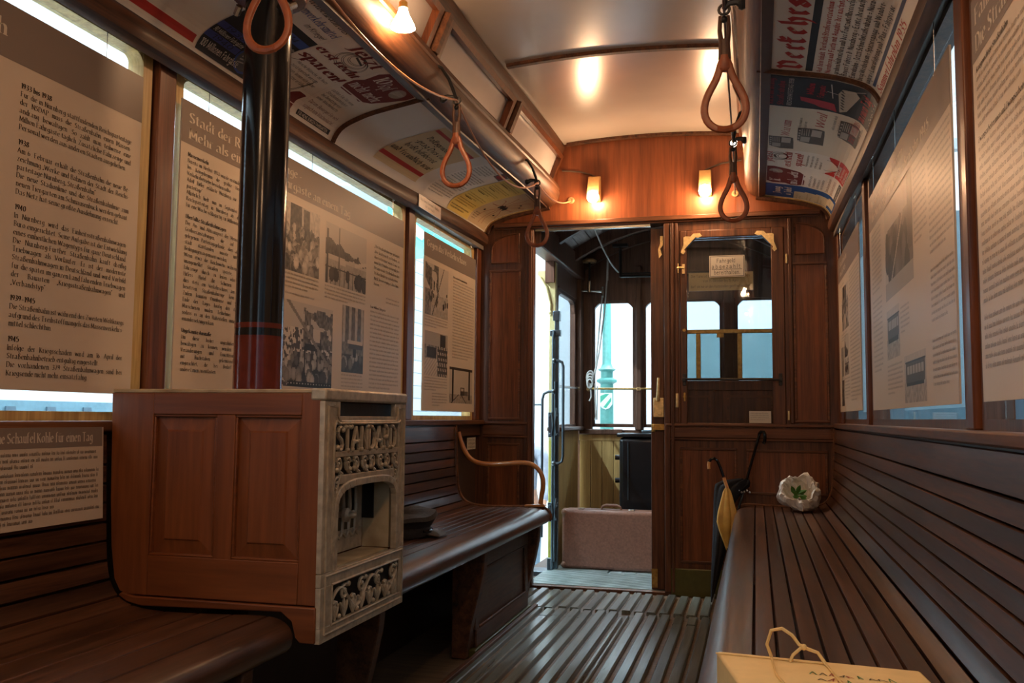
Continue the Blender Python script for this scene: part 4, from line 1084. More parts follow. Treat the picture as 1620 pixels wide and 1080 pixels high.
# ================================================================== DISPLAY BOARDS
PAPER = (.61, .51, .40); BAND = (.235, .185, .155); INK = (.045, .035, .028); LIGHT = (.66, .57, .46); SOFT = (.17, .135, .11)
def board(side, y0, y1, z0, z1, label, fill, wires, xface=1.018, cat='display board', group=None):
    f = (lambda u, v, h: (-xface + h, u, v)) if side < 0 else (lambda u, v, h: (xface - h, -u, v))
    t = thing('display_board', label, cat, (side * (xface + .003), (y0 + y1) / 2, z0), group)
    S_ = Sheet(f)
    u0, u1 = (y0, y1) if side < 0 else (-y1, -y0)
    S_.rect(u0, z0, u1, z1, PAPER, 0)
    fill(S_, u0, u1)
    g = G(); a, b = side * (xface + .0005), side * (xface + .005); g.box(min(a, b), max(a, b), y0, y1, z0, z1)
    S_.build('printed_panel', 'board_print', t, extra=g)
    if wires:
        for y in wires:
            g = G(); g.tube([(side * (xface + .003), y, z1 - .004), (side * (xface + .003), y, 1.974)], .0012, 5)
            g.tube([(side * (xface + .003), y - .006, 1.963), (side * (xface - .004), y, 1.953), (side * (xface + .003), y + .006, 1.963), (side * (xface + .003), y, 1.975)], .0018, 5)
            g.ball((side * (xface + .002), y, z1 - .004), .004, 8, 5)
            g.build('hanging_wire', 'nickel', t)
    return t
def fill_L1(S, u0, u1):
    S.rect(u0, 1.752, u1, 1.878, BAND, 1)
    S.text('ch', 1.575, 1.802, .034, LIGHT, bold=1.5, fit=.062)
    S.photo(1.18, 1.40, .415, .26, 'street', 7)
    T = ['*1933 bis 1938', 'Für die in Nürnberg stattfindenden Reichsparteitage', 'der NSDAP muss die Straßenbahn einen Massen-', 'andrang bewältigen. So zählt man teilweise eine', 'Million Fahrgäste täglich. Zusätzliche Fahrzeuge und', 'Personal werden aus anderen Städten ausgeliehen.|', '',
         '*1938', 'Am 6. Februar erhält die Straßenbahn die neue Be-', 'zeichnung „Werke und Bahnen der Stadt der Reichs-', 'parteitage Nürnberg, Straßenbahn“.|', 'Die neue Stadionlinie und die Straßenbahnlinie zum', 'neuen Tiergarten am Schmausenbuck werden gebaut.', 'Das Netz hat seine größte Ausdehnung erreicht.|', '',
         '*1940', 'In Nürnberg wird das Einheitsstraßenbahnwagen-', 'Büro eingerichtet. Seine Aufgabe ist die Entwicklung', 'eines einheitlichen Wagentyps für ganz Deutschland.', 'Die Nürnberg-Fürther Straßenbahn kauft dreißig', 'Triebwagen als Vorläufer. Er ist der modernste', 'Straßenbahnwagen in Deutschland und wird Vorbild', 'für die später im ganzen Land fahrenden Triebwagen', 'der Bauarten „Kriegsstraßenbahnwagen“ und', '„Verbandstyp“.|', '',
         '*1939–1945', 'Die Straßenbahn ist während des Zweiten Weltkriegs', 'aufgrund des Treibstoffmangels das Massenverkehrs-', 'mittel schlechthin.|', '', '*1945', 'Infolge der Kriegsschäden wird am 16. April der', 'Straßenbahnbetrieb entgültig eingestellt.|', 'Die vorhandenen 379 Straßenbahnwagen sind bei', 'Kriegsende nicht mehr einsatzfähig.|']
    S.para(T, 1.682, 1.700, .385, .0118, .0189, INK)
board(-1, 1.02, 2.105, 1.018, 1.878, 'tan history board beside the stove with years 1933 to 1945 as bold headings', fill_L1, (1.16, 1.96))
def fill_L2(S, u0, u1):
    S.rect(u0, 1.757, u1, 1.884, BAND, 1)
    S.text('Stadt der Reichsparteitage -', 2.318, 1.823, .030, LIGHT, bold=1.5, fit=.70)
    S.text('Mehr als eine Million Fahrgäste an einem Tag', 2.318, 1.775, .030, LIGHT, bold=1.5, fit=1.12)
    T = ['*Massenverkehr', 'Bereits im Herbst 1933 wurde erstmals das sichtbar, was', 'bis Kriegsbeginn die größte Herausforderung der', 'Verkehrsbetriebe bestehen sollte:|', 'Adolf Hitler erklärte Nürnberg zur “Stadt der Reichs-', 'parteitage“.|', 'Alljährlich hielt nun im September die NSDAP ihre', 'Reichsparteitag in Nürnberg ab, das die Einwohner', 'für eine Woche schlagartig zur Millionenstadt wurde.|', '',
         '*Überfüllte Straßenbahnwagen', 'Der An- und Abtransport der Menschenmassen zu den', 'Großveranstaltungen, die auf dem außerhalb', 'gelegenen Parteitagsgelände, aber auch in der Innen-', 'stadt stattfanden, musste unter schwierigsten', 'Bedingungen organisiert werden.|', 'Wenn etwa die Reichswehr während der Aufmärsche', 'unangemeldet Straßen sperrte, um ihre Mann-', 'fahrzeuge durch zu leiten oder Standarten vor', 'Hitlers Hotel die Schienen blockierten, gab', 'dies stets ein Verkehrschaos, aus dem es für die', 'besetzten Straßenbahnzüge kein Entrinnen gab.', 'Zudem konnten Omnibusse und Straßenbahnen am', 'Ende des Tages häufig den Ansturm der vom', 'Marschieren müden Teilnehmer nicht bewältigen,', 'sodass es an den Haltestellen immer wieder zu Aus-', 'einandersetzungen kam.|', '',
         '*Ungekannte Ausmaße', 'Um diese bisher ungeahnten Anforderungen', 'bewältigen zu können, wurden - neben vielen', 'Veränderungen und Erweiterungen - auch', 'mit Buchstaben gekennzeichnete “Wagen“', 'eingerichtet, die bei Bedarf ihren Verlauf', 'andere Linien zu entlasten.|']
    S.para(T, 2.318, 1.722, .42, .0112, .0187, INK)
    S.photo(2.885, 1.482, .285, .245, 'crowd', 3); S.photo(3.222, 1.480, .385, .238, 'street', 5)
    S.photo(2.885, 1.070, .415, .307, 'rally', 8); S.photo(3.385, 1.142, .210, .270, 'facade', 9)
    Q = ['„Die Straßenbahnzüge gelangen', 'aber häufig nicht zu Stadion, zu', 'denen sie bestimmt waren. Es war zu', 'manchen Stunden ein förmliches', 'Herumirren der Straßenbahn in den', 'Straßen Nürnbergs zu beobachten ...', 'Nicht besser erging es den Omni-', 'bussen ...“|']
    for i, t in enumerate(Q): S.text(t.rstrip('|'), 3.69, 1.700 - i * .0235, .0125, INK, slant=.2, bold=1.1, fit=.29 if i < 7 else .08)
    S.greek(3.83, 1.49, .16, .009, 2, .018, SOFT, 4, 1)
    S.text('Eine Million Fahrgäste', 3.66, 1.432, .0105, INK, bold=1.6, fit=.17)
    S.greek(3.66, 1.413, .335, .0098, 19, .0182, SOFT, 11, .7)
    S.greek(2.885, 1.468, .285, .0085, 4, .0155, SOFT, 12, .7); S.greek(2.885, 1.398, .285, .0085, 1, .0155, SOFT, 13, .9)
    S.greek(3.222, 1.466, .385, .0085, 4, .0150, SOFT, 14, .55); S.greek(3.385, 1.128, .21, .0085, 5, .0150, SOFT, 15, .8)
board(-1, 2.283, 4.030, 1.018, 1.884, 'large tan history board above the stove about trams carrying a million passengers', fill_L2, (2.42, 3.10, 3.90))
def fill_L3(S, u0, u1):
    S.rect(u0, 1.775, u1, 1.896, BAND, 1)
    S.text('Gegen das Verkehrschaos', 4.352, 1.830, .034, LIGHT, bold=1.5, fit=.655)
    S.photo(4.335, 1.482, .358, .266, 'avenue', 21); S.photo(4.340, 1.174, .355, .226, 'scaffold', 22); S.photo(4.735, 1.041, .415, .197, 'station', 23)
    S.greek(4.335, 1.468, .358, .0085, 4, .0150, SOFT, 31, .5); S.greek(4.340, 1.160, .355, .0085, 5, .0150, SOFT, 32, .5); S.greek(4.46, 1.082, .24, .0085, 5, .0150, SOFT, 33, .5)
    S.text('Historische Besonderheiten', 4.775, 1.727, .0105, INK, bold=1.6, fit=.25)
    S.greek(4.775, 1.708, .385, .0098, 26, .0168, SOFT, 34, .75)
board(-1, 4.315, 5.190, .995, 1.896, 'narrow tan board nearest the far left corner, headed Gegen das Verkehrschaos', fill_L3, (4.46, 5.10))
def fill_R1(S, u0, u1):
    S.rect(u0, 1.690, u1, 1.822, BAND, 1)
    S.text('Straßenbahn', -5.08, 1.762, .028, LIGHT, bold=1.5, fit=.36); S.text('nach 1945', -5.08, 1.715, .028, LIGHT, bold=1.5, fit=.30)
    S.photo(-5.02, 1.42, .34, .22, 'crowd', 41); S.photo(-5.10, 1.04, .14, .30, 'facade', 42); S.photo(-4.92, 1.19, .22, .20, 'street', 43)
    S.greek(-5.10, 1.655, .36, .0095, 1, .017, SOFT, 44); S.greek(-4.62, 1.66, .42, .0098, 34, .0182, SOFT, 45, .6)
    S.greek(-5.05, 1.40, .30, .0085, 3, .015, SOFT, 46); S.greek(-4.92, 1.17, .26, .0085, 7, .016, SOFT, 47)
board(1, 4.18, 5.21, 1.010, 1.822, 'narrow tan board beside the far right corner post, hung behind the larger one', fill_R1, (4.30, 5.08))
def fill_R2(S, u0, u1):
    S.rect(u0, 1.690, u1, 1.826, BAND, 1)
    S.text('Wiederaufbau und Neubeginn -', -3.70, 1.768, .030, LIGHT, bold=1.5, fit=.80); S.text('die Nürnberg-Fürther Straßenbahn 1945', -3.70, 1.716, .030, LIGHT, bold=1.5, fit=1.20)
    S.greek(-3.72, 1.660, .26, .0098, 13, .0182, SOFT, 51, .8); S.greek(-3.72, 1.405, .26, .0098, 15, .0185, SOFT, 52, .8)
    S.photo(-3.36, 1.370, .57, .325, 'ladder', 53); S.photo(-3.36, 1.170, .285, .165, 'tram', 55)
    S.photo(-3.00, 1.020, .37, .140, 'tram', 54)
    S.greek(-3.36, 1.145, .33, .0085, 7, .0150, SOFT, 56, .5); S.greek(-3.05, 1.31, .17, .0085, 6, .0150, SOFT, 57, .5)
    S.greek(-2.76, 1.662, .20, .0098, 12, .0182, SOFT, 58)
    S.greek(-2.53, 1.665, .29, .0098, 16, .0182, SOFT, 59, .7); S.greek(-2.53, 1.345, .29, .0098, 8, .0182, SOFT, 60, .7); S.greek(-2.53, 1.165, .29, .0098, 7, .0182, SOFT, 61, .7)
board(1, 2.235, 3.790, 1.006, 1.826, 'large glossy tan board in the middle of the right wall with a snowy tram photo', fill_R2, (2.42, 3.10, 3.66))
def fill_R3(S, u0, u1):
    S.rect(u0, 1.690, u1, 1.822, BAND, 1)
    S.text('Fahrt durch', -1.978, 1.762, .034, LIGHT, bold=1.5, fit=.34); S.text('Die Straßenbahn', -1.978, 1.706, .034, LIGHT, bold=1.5, fit=.44)
    S.text('Kriegswichtige Straßenbahn', -1.978, 1.664, .0112, INK, bold=1.6, fit=.24)
    S.greek(-1.978, 1.645, .42, .0112, 6, .0189, SOFT, 71, .75)
    S.text('Zwangsarbeiterinnen und Zwangsarbeiter', -1.978, 1.520, .0112, INK, bold=1.6, fit=.34)
    S.greek(-1.978, 1.501, .42, .0112, 17, .0189, SOFT, 72, .75); S.greek(-1.978, 1.165, .42, .0112, 6, .0189, SOFT, 73, .75)
    S.greek(-1.50, 1.645, .40, .0112, 30, .0189, SOFT, 74)
board(1, .95, 2.010, 1.006, 1.822, 'tan board at the right edge of the photo, nearest the photographer', fill_R3, (1.10, 1.86))
# low panel on the bench back
tl = thing('display_board', 'low tan panel hung on the near left bench back about coal heating', 'display board', (-.985, 1.5, .71))
S_ = Sheet(lambda u, v, h: (-.972 + h - (v - .71) * .045, u, v))
S_.rect(1.05, .712, 1.962, .934, PAPER, 0); S_.rect(1.05, .888, 1.958, .934, BAND, 1)
S_.text('Eine Schaufel Kohle für einen Tag', 1.612, .901, .021, LIGHT, bold=1.5, fit=.312)
S_.greek(1.595, .872, .350, .0090, 3, .0135, SOFT, 81, .4, 1.3); S_.greek(1.595, .828, .352, .0090, 7, .0128, SOFT, 82, .6, 1.3); S_.greek(1.595, .738, .355, .0090, 2, .0128, SOFT, 83, .4, 1.3)
g = G(); g.prism([(-.9725, .712), (-.9825, .934), (-.987, .934), (-.977, .712)], 'Y', 1.05, 1.96)
S_.build('printed_panel', 'board_print', tl, extra=g)

# ================================================================== POSTERS IN THE COVES
KN = CS[1:-1]
CREAM = (.74, .66, .56); BLK = (.022, .022, .026); BLUE = (.045, .085, .30); RED = (.42, .030, .022); MAROON = (.165, .022, .018)
def poster(side, ya, yb, s0, s1, label, fill, bg=CREAM, cat='poster', lift=.0012):
    f = lambda u, v, h: cove_pt(v, u if side < 0 else -u, h + lift, side)
    S = Sheet(f, KN)
    u0, u1 = (ya, yb) if side < 0 else (-yb, -ya)
    S.rect(u0, s0, u1, s1, bg, 0); fill(S, u0, u1)
    return tag(S.build('poster', 'poster_print'), label, cat, 'advertising posters in the ceiling coves')
def p1(S, u0, u1):
    S.rect(u0, .020, u1 - .012, .046, RED, 1)
    for k, (a, b, c, d) in enumerate(((1.75, .16, 2.12, .30), (1.80, .12, 2.05, .33), (1.9, .13, 2.2, .21), (2.0, .12, 2.22, .25), (1.6, .2, 1.95, .36))):
        S.line([(a + (c - a) * t / 8, b + (d - b) * (t / 8) ** (1.3 + .2 * k)) for t in range(9)], .004, (.30, .27, .23), 1)
    S.ring(1.72, .22, .22, .12, .005, (.28, .25, .22), 1, 200, 330)
poster(-1, 1.20, 2.292, .012, .43, 'cream poster at the top left with a red stripe and grey drawn lines', p1)
def p2(S, u0, u1):
    S.rect(u0, .012, u1, .285, BLK, 1); S.rect(u0, .285, u0 + .06, .33, BLK, 1)
    S.text('Straßenbahn aus', u0 + .03, .385, .024, INK, 'serif', 1.1, .25, fit=.27); S.text('Massenverkehrsmittel', u0 + .01, .340, .030, (.05, .09, .28), 'serif', 1.2, .25, fit=.29)
    S.text('im Kriege!', u0 + .17, .306, .020, INK, 'sans', .9, .25, fit=.12)
    for v0, v1 in ((.222, .256), (.148, .180)): S.rect(u0 + .10, v0, u1, v1, BLUE, 2)
    for v0, v1 in ((.062, .086), (.112, .136)): S.rect(u0, v0, u0 + .17, v1, (.06, .075, .27), 2)
    S.text('1914', u0 + .16, .229, .020, BLK, 'sans', .8, .1, fit=.10, l=3); S.text('1918', u0 + .16, .155, .018, BLK, 'sans', .8, .1, fit=.10, l=3)
    S.text('30 Millionen Fahrgäste', u0 + .14, .193, .016, CREAM, 'sans', 1.1, .15, fit=.165, l=3)
    S.text('1938', u0 + .03, .116, .017, BLK, 'sans', .8, .1, fit=.11, l=3); S.text('1940', u0 + .03, .066, .017, BLK, 'sans', .8, .1, fit=.11, l=3)
    S.text('90 Millionen Fahrgäste', u0 + .01, .091, .016, CREAM, 'sans', 1.1, .15, fit=.155, l=3); S.text('100 Millionen Fahrgäste', u0 + .008, .030, .023, CREAM, 'sans', 1.2, .15, fit=.20, l=3)
    S.ell(u0 + .225, .070, .052, .052, BLUE, 2); S.ell(u0 + .225, .070, .044, .044, (.10, .10, .10), 3)
    for k in range(4): S.line([(u0 + .195, .05 + k * .012), (u0 + .25, .06 + k * .012)], .005, (.4, .37, .33), 4)
    S.ell(u0 + .09, .245, .020, .026, BLUE, 2)
poster(-1, 2.296, 2.606, .012, .43, 'cream, black and blue poster behind the stovepipe with passenger numbers', p2)
def p3(S, u0, u1):
    S.line([(u0, .165), (u0 + .07, .20)], .002, INK, 1)
    S.ring(u0 + .12, .165, .105, .115, .003, INK, 1, 180, 360); S.ring(u0 + .12, .160, .108, .118, .002, INK, 1, 185, 355)
    S.fill([(u0, .012), (u1 - .04, .012), (u1 - .035, .055), (u1 - .01, .09), (u1 - .06, .092), (u0 + .17, .050), (u0 + .12, .040), (u0 + .06, .052), (u0, .10)], MAROON, 1)
    for r in (.085, .078, .062, .056, .042, .036): S.ring(u0 + .175, .318 + (.085 - r) * .45, r, r * .58, .0022, INK, 1)
    S.line([(u0 + .150, .350), (u0 + .215, .338)], .008, INK, 2)
    S.text('Jetzt', u0 + .075, .358, .046, MAROON, 'serif', 2.0, .2, fit=.20, rise=-.02); S.text('erst recht', u0 + .01, .268, .034, MAROON, 'serif', 2.1, .2, fit=.285); S.text('sparen!', u0 + .01, .206, .040, MAROON, 'serif', 2.1, .2, fit=.275)
    for i, t in enumerate(('Manche Wünsche, die heute', 'zurückgestellt werden', 'müssen, lassen sich später', 'umso leichter erfüllen.')): S.text(t, u0 + .055, .176 - i * .022, .0125, INK, 'sans', .9, .15, fit=(.215, .18, .20, .17)[i])
    S.text('Sparkasse', u0 + .02, .055, .032, CREAM, 'frak', 1.0, fit=.19, l=3)
    S.text('der Stadt Nürnberg', u0 + .02, .036, .011, CREAM, 'sans', .9, fit=.16, l=3); S.text('Girokonto', u0 + .02, .016, .015, CREAM, 'sans', 1.2, fit=.19, l=3)
poster(-1, 2.610, 2.905, .012, .43, 'cream savings poster with dark red Jetzt erst recht sparen! and drawn money box, left cove', p3)
def tenpf(S, u0, u1, red):
    w_ = u1 - u0
    S.fill([(u0 + .03 * w_, .235), (u0 + .10 * w_, .205), (u0 + .3 * w_, .200), (u0 + .45 * w_, .215), (u0 + .62 * w_, .205), (u0 + .80 * w_, .235), (u0 + .90 * w_, .29), (u0 + .99 * w_, .36), (u0 + .97 * w_, .40), (u0 + .8 * w_, .405), (u0 + .62 * w_, .395), (u0 + .40 * w_, .415), (u0 + .15 * w_, .405), (u0 + .06 * w_, .36), (u0 + .09 * w_, .30), (u0 + .02 * w_, .27)], red, 1, 40)
    S.text('10', u0 + .13 * w_, .325, .055, CREAM, 'serif', 1.3, .2, fit=.22 * w_); S.text('Rpf', u0 + .36 * w_, .318, .050, CREAM, 'serif', 1.0, .25, fit=.2 * w_)
    S.ell(u0 + .74 * w_, .350, .13 * w_, .034, (.36, .30, .24), 2)
    for k in range(9): S.line([(u0 + .64 * w_ + k * .022 * w_, .33 + .002 * k), (u0 + .66 * w_ + k * .022 * w_, .365)], .002, CREAM, 3)
    S.text('nicht mehr', u0 + .08 * w_, .240, .046, CREAM, 'serif', 1.2, .2, fit=.72 * w_, rise=.02)
    for i, t in enumerate(('zahlen Sie für eine', 'Straßenbahnfahrt', 'bei Benutzung von', 'einer Wochenkarte.')): S.text(t, u0 + .08 * w_, .172 - i * .021, .0125, INK, 'sans', .9, .15, fit=(.6, .55, .52, .58)[i] * w_)
    S.text('Darum: Besorgen Sie sich', u0 + .06 * w_, .078, .015, red, 'sans', .8, .2, fit=.78 * w_); S.text('sogleich eine Wochenkarte!', u0 + .04 * w_, .052, .015, red, 'sans', .8, .2, fit=.8 * w_)
    S.rect(u0, .014, u1 - .03, .034, BLK, 1); S.text('FÜR MEINE BÜRGER FAHRKARTEN', u0 + .01, .0175, .0115, CREAM, 'sans', 1.1, fit=w_ - .06)
poster(-1, 2.908, 3.198, .012, .43, 'cream left cove poster with a dark red blob, 10 Rpf nicht mehr', lambda S, a, b: tenpf(S, a, b, MAROON))
def p5(S, u0, u1):
    S.rect(u0, .075, u1, .098, (.40, .025, .02), 1); S.rect(u0 + .005, .338, u1, .356, (.40, .045, .04), 1)
    for t, du, v, w_ in (('Volksgenosse,', .055, .275, .31), ('-präg Dir´s ein:', .045, .226, .36), ('heißt hilfsbereit', .045, .178, .36), ('und freundlich sein!', .0, .128, .47)):
        S.text(t.replace('´', ''), u0 + .012 + du, v, .030, (.02, .02, .02), 'frak', .85, fit=w_)
poster(-1, 3.570, 4.075, .040, .385, 'ochre poster with black blackletter slogan between two red bars, left cove', p5, (.60, .46, .27))
def p6(S, u0, u1):
    S.greek(u0 + .015, .355, .20, .010, 5, .0165, INK, 91, .8, 1.2); S.greek(u0 + .015, .265, .30, .010, 6, .0165, INK, 92, .9, 1.2); S.greek(u0 + .015, .160, .32, .0095, 4, .0155, INK, 93, .9); S.greek(u0 + .02, .09, .31, .0095, 4, .0155, INK, 94, .7)
    S.fill([(u1 - .13, .34), (u1 - .01, .335), (u1 - .01, .42), (u1 - .12, .425)], (.16, .12, .11), 1); S.ell(u1 - .07, .365, .045, .022, (.36, .04, .04), 2); S.ell(u1 - .035, .405, .02, .015, (.5, .46, .4), 2)
poster(-1, 4.218, 4.580, .012, .43, 'white sheet of small print with a little dark picture, left cove', p6, (.76, .69, .61))
def p7(S, u0, u1):
    S.text('Fahrplan', u0 + .03, .40, .016, INK, 'serif', 1.3, fit=.16)
    for a, b, sd in ((.03, .36, 1), (.03, .30, 2), (.03, .235, 3), (.03, .16, 4), (.03, .1, 5)): S.greek(u0 + a, b, .29, .0085, 3, .0155, (.16, .11, .03), 100 + sd, .7)
    for v in (.335, .262, .20, .125): S.line([(u0 + .06, v), (u0 + .17, v)], .005, (.16, .12, .03), 1)
    S.greek(u0 + .02, .042, .30, .010, 2, .0155, INK, 109, .8, 1.5)
poster(-1, 4.585, 4.942, .006, .43, 'yellow printed timetable sheet, left cove', p7, (.68, .51, .15), lift=.0022)
def p8(S, u0, u1):
    rn = random.Random(6); c = (u0 + .19, .20)
    for k in range(11):
        a = k * .57; p = [c]
        for q in range(5): p.append((p[-1][0] + math.cos(a + rn.uniform(-.5, .5)) * .032, p[-1][1] + math.sin(a + rn.uniform(-.5, .5)) * .036))
        S.line([(min(max(x, u0 + .01), u1 - .01), min(max(y, .02), .38)) for x, y in p], .004, (.30, .05, .04), 1)
    for k in range(5): S.ell(c[0] - .04 + k * .02, c[1] + .01 * (k % 2), .013, .020, (.03, .03, .03), 2)
    for x, y in ((.08, .12), (.28, .28), (.24, .30), (.26, .12)): S.ell(u0 + x, y, .012, .007, (.03, .03, .03), 2)
    S.greek(u0 + .03, .075, .09, .010, 4, .014, INK, 120, .8); S.line([(u0 + .02, .385), (u1 - .02, .385)], .004, (.2, .16, .08), 1)
poster(-1, 4.946, 5.290, .008, .43, 'brownish tram route map in the far end of the left cove', p8, (.52, .39, .24))
# right cove
def r1(S, u0, u1):
    b = -3.215; S.text('Verkehrs=', b + .03, .300, .074, RED, 'frak', 1.25, fit=.60)
    S.rect(b + .02, .262, u1, .285, (.035, .04, .045), 1)
    L_ = [('Auf dem Inhalt: Vierfach Straßenverzeichnis von', .232, RED), ('Nürnberg und Fürth mit Angabe der nächstge-', .205, RED), ('genden Haltestellen und der Postzustellbereiche =', .178, INK), ('Bayer Führer d. Nürnberg = Erste deutsche', .151, INK), ('Eisenbahn - Jetzt Schnellstraßenbahn = Nürn-', .124, INK), ('berg Werbeheim = Spaziergänge und Wander-', .097, INK), ('ungen = Linienführung und -Plan = Fahrpreise', .070, INK)]
    for t, v, c in L_: S.text(t, b + .02, v, .0175, c, 'frak', 1.0, fit=.60)
    S.rect(b + .03, .046, u1 - .28, .058, (.03, .045, .10), 1)
    S.text('Sommerfahrplan 1935', b + .04, .014, .026, RED, 'serif', 1.4, .1, fit=.55)
poster(1, 2.15, 3.225, .010, .43, 'large cream poster with red blackletter Verkehrs= at the top of the right cove', r1)
def r2(S, u0, u1):
    S.text('Riesenleistung', u0 + .02, .385, .022, (.30, .03, .035), 'frak', 1.3, fit=.29); S.text('Straßenbahn', u0 + .02, .348, .022, (.30, .03, .035), 'frak', 1.3, fit=.27); S.text('REICHSPARTEITAG 1938', u0 + .02, .318, .016, CREAM, 'sans', 1.0, fit=.30)
    S.fill([(u0 + .10, .165), (u0 + .015, .150), (u0 + .035, .215), (u0 + .06, .235), (u0 + .09, .285), (u0 + .135, .290), (u0 + .12, .24)], (.42, .03, .04), 1)
    S.text('Million', u0 + .17, .245, .024, (.42, .03, .04), 'frak', 1.2, fit=.12); S.text('Fahrgäste', u0 + .15, .208, .022, (.42, .03, .04), 'frak', 1.2, fit=.13)
    S.fill([(u0 + .02, .140), (u0 + .05, .115), (u0 + .24, .085), (u0 + .28, .105), (u0 + .27, .150), (u0 + .22, .160)], (.50, .44, .35), 2)
    for k in range(7): S.line([(u0 + .06 + k * .03, .128 + .002 * k), (u0 + .08 + k * .03, .140 + .002 * k)], .008, (.08, .07, .06), 3)
    S.line([(u0 + .16, .175), (u0 + .30, .19)], .003, CREAM, 2); S.line([(u0 + .21, .16), (u0 + .225, .20)], .003, CREAM, 2); S.line([(u0 + .24, .15), (u0 + .315, .07)], .003, CREAM, 2)
    S.text('an einem Tag!', u0 + .02, .040, .036, (.42, .03, .04), 'frak', 1.2, fit=.27)
    rn = random.Random(2)
    for k in range(16): S.ell(u0 + rn.uniform(.01, .3), .012 + rn.uniform(0, .012), .005, .003, (.4, .36, .3), 2, 4)
poster(1, 3.262, 3.598, .008, .43, 'black poster with a big red 1 and a pale tram in the right cove', r2, (.020, .024, .028))
def r3(S, u0, u1):
    for (x, v, w_, h_, t) in ((.03, .285, .20, .11, 0), (.16, .165, .24, .115, 1), (.34, .030, .26, .095, 2)):
        S.fill([(u0 + x, v), (u0 + x + w_ * .95, v + .006), (u0 + x + w_, v + h_ * .3), (u0 + x + w_ * .96, v + h_), (u0 + x + .02, v + h_ * .96), (u0 + x - .006, v + h_ * .5)], (.11, .10, .09), 1)
        S.rect(u0 + x + .02, v + h_ * .52, u0 + x + w_ * .42, v + h_ * .85, (.38, .34, .29), 2); S.rect(u0 + x + w_ * .5, v + h_ * .15, u0 + x + w_ * .92, v + h_ * .5, (.45, .40, .34), 2)
        for k in range(5): S.rect(u0 + x + .02 + k * w_ * .17, v + h_ * .88, u0 + x + .02 + k * w_ * .17 + w_ * .08, v + h_ * .95, (.45, .4, .34), 3)
        for k in range(4): S.line([(u0 + x + w_ * .5, v + h_ * (.58 + .08 * k)), (u0 + x + w_ * .92, v + h_ * (.6 + .08 * k))], .003, (.4, .36, .3), 2)
    for t, x, v, w_ in (('Warum', .24, .310, .24), ('Weil', .42, .180, .20), ('neue Verhältnis', .36, .050, .29)): S.text(t, u0 + x, v, .036, (.42, .05, .05), 'serif', .9, .35, fit=w_)
    S.greek(u0 + .32, .268, .22, .013, 2, .021, INK, 130, .8); S.greek(u0 + .44, .140, .20, .013, 2, .021, INK, 131, .8); S.greek(u0 + .38, .028, .26, .010, 1, .014, INK, 132, 1)
poster(1, 3.600, 4.262, .008, .43, 'cream poster with three grey vehicle pictures and red handwriting in the right cove', r3, (.70, .60, .46))
def r4(S, u0, u1):
    w_ = u1 - u0
    for r in (.07, .062, .05, .044, .034): S.ring(u0 + .62 * w_, .345 - (.07 - r) * .5, r * 1.1, r * .62, .003, INK, 1)
    S.line([(u0 + .54 * w_, .355), (u0 + .68 * w_, .365)], .007, INK, 2)
    S.text('Jetzt', u0 + .25 * w_, .372, .046, RED, 'serif', 1.6, .2, fit=.62 * w_); S.text('erst recht', u0 + .05 * w_, .285, .036, RED, 'serif', 1.7, .2, fit=.86 * w_); S.text('sparen!', u0 + .12 * w_, .235, .038, RED, 'serif', 1.7, .2, fit=.74 * w_)
    S.greek(u0 + .18 * w_, .208, .66 * w_, .013, 4, .021, INK, 140, .7)
    S.fill([(u0, .010), (u1, .010), (u1, .125), (u0 + .80 * w_, .112), (u0 + .62 * w_, .075), (u0 + .42 * w_, .072), (u0 + .22 * w_, .095), (u0, .130)], (.50, .022, .018), 1)
    S.ring(u0 + .52 * w_, .13, .10, .065, .004, INK, 2, 180, 360)
    S.text('Sparkasse', u0 + .2 * w_, .052, .026, CREAM, 'frak', 1.1, fit=.6 * w_, l=3); S.text('der Stadt Nürnberg', u0 + .14 * w_, .034, .011, CREAM, 'sans', 1, fit=.7 * w_, l=3); S.text('Girokonto', u0 + .12 * w_, .014, .014, CREAM, 'sans', 1, fit=.7 * w_, l=3)
poster(1, 4.264, 4.600, .008, .43, 'cream savings poster with a bright red foot in the right cove', r4)
poster(1, 4.602, 4.990, .008, .43, 'cream poster with a dark red blob beside the blue one in the right cove', lambda S, a, b: tenpf(S, a, b, MAROON))
def r6(S, u0, u1):
    w_ = u1 - u0
    S.rect(u0, .008, u1, .43, (.025, .085, .27), 1)
    S.text('F - J', u0 + .28 * w_, .20, .10, CREAM, 'frak', 1.2, fit=.55 * w_) if False else None
    S.text('Jung', u0 + .30 * w_, .320, .034, CREAM, 'frak', 1.2, fit=.5 * w_); S.text('u. Jubel', u0 + .24 * w_, .262, .034, CREAM, 'frak', 1.2, fit=.58 * w_)
    for v0, v1, a, b in ((.19, .245, .02, .24), (.13, .19, .02, .30), (.06, .13, .06, .36), (.015, .06, .25, .48)): S.rect(u0 + a * w_, v0, u0 + b * w_ + .1, v1, (.52, .46, .34), 2); S.greek(u0 + a * w_ + .01, v1 - .02, (b - a) * w_ + .06, .010, 2, .018, (.3, .25, .15), int(v0 * 999), l=3)
    S.rect(u0, .008, u0 + .012, .43, CREAM, 3)
poster(1, 4.994, 5.296, .008, .43, 'blue poster with cream panels at the far end of the right cove', r6)

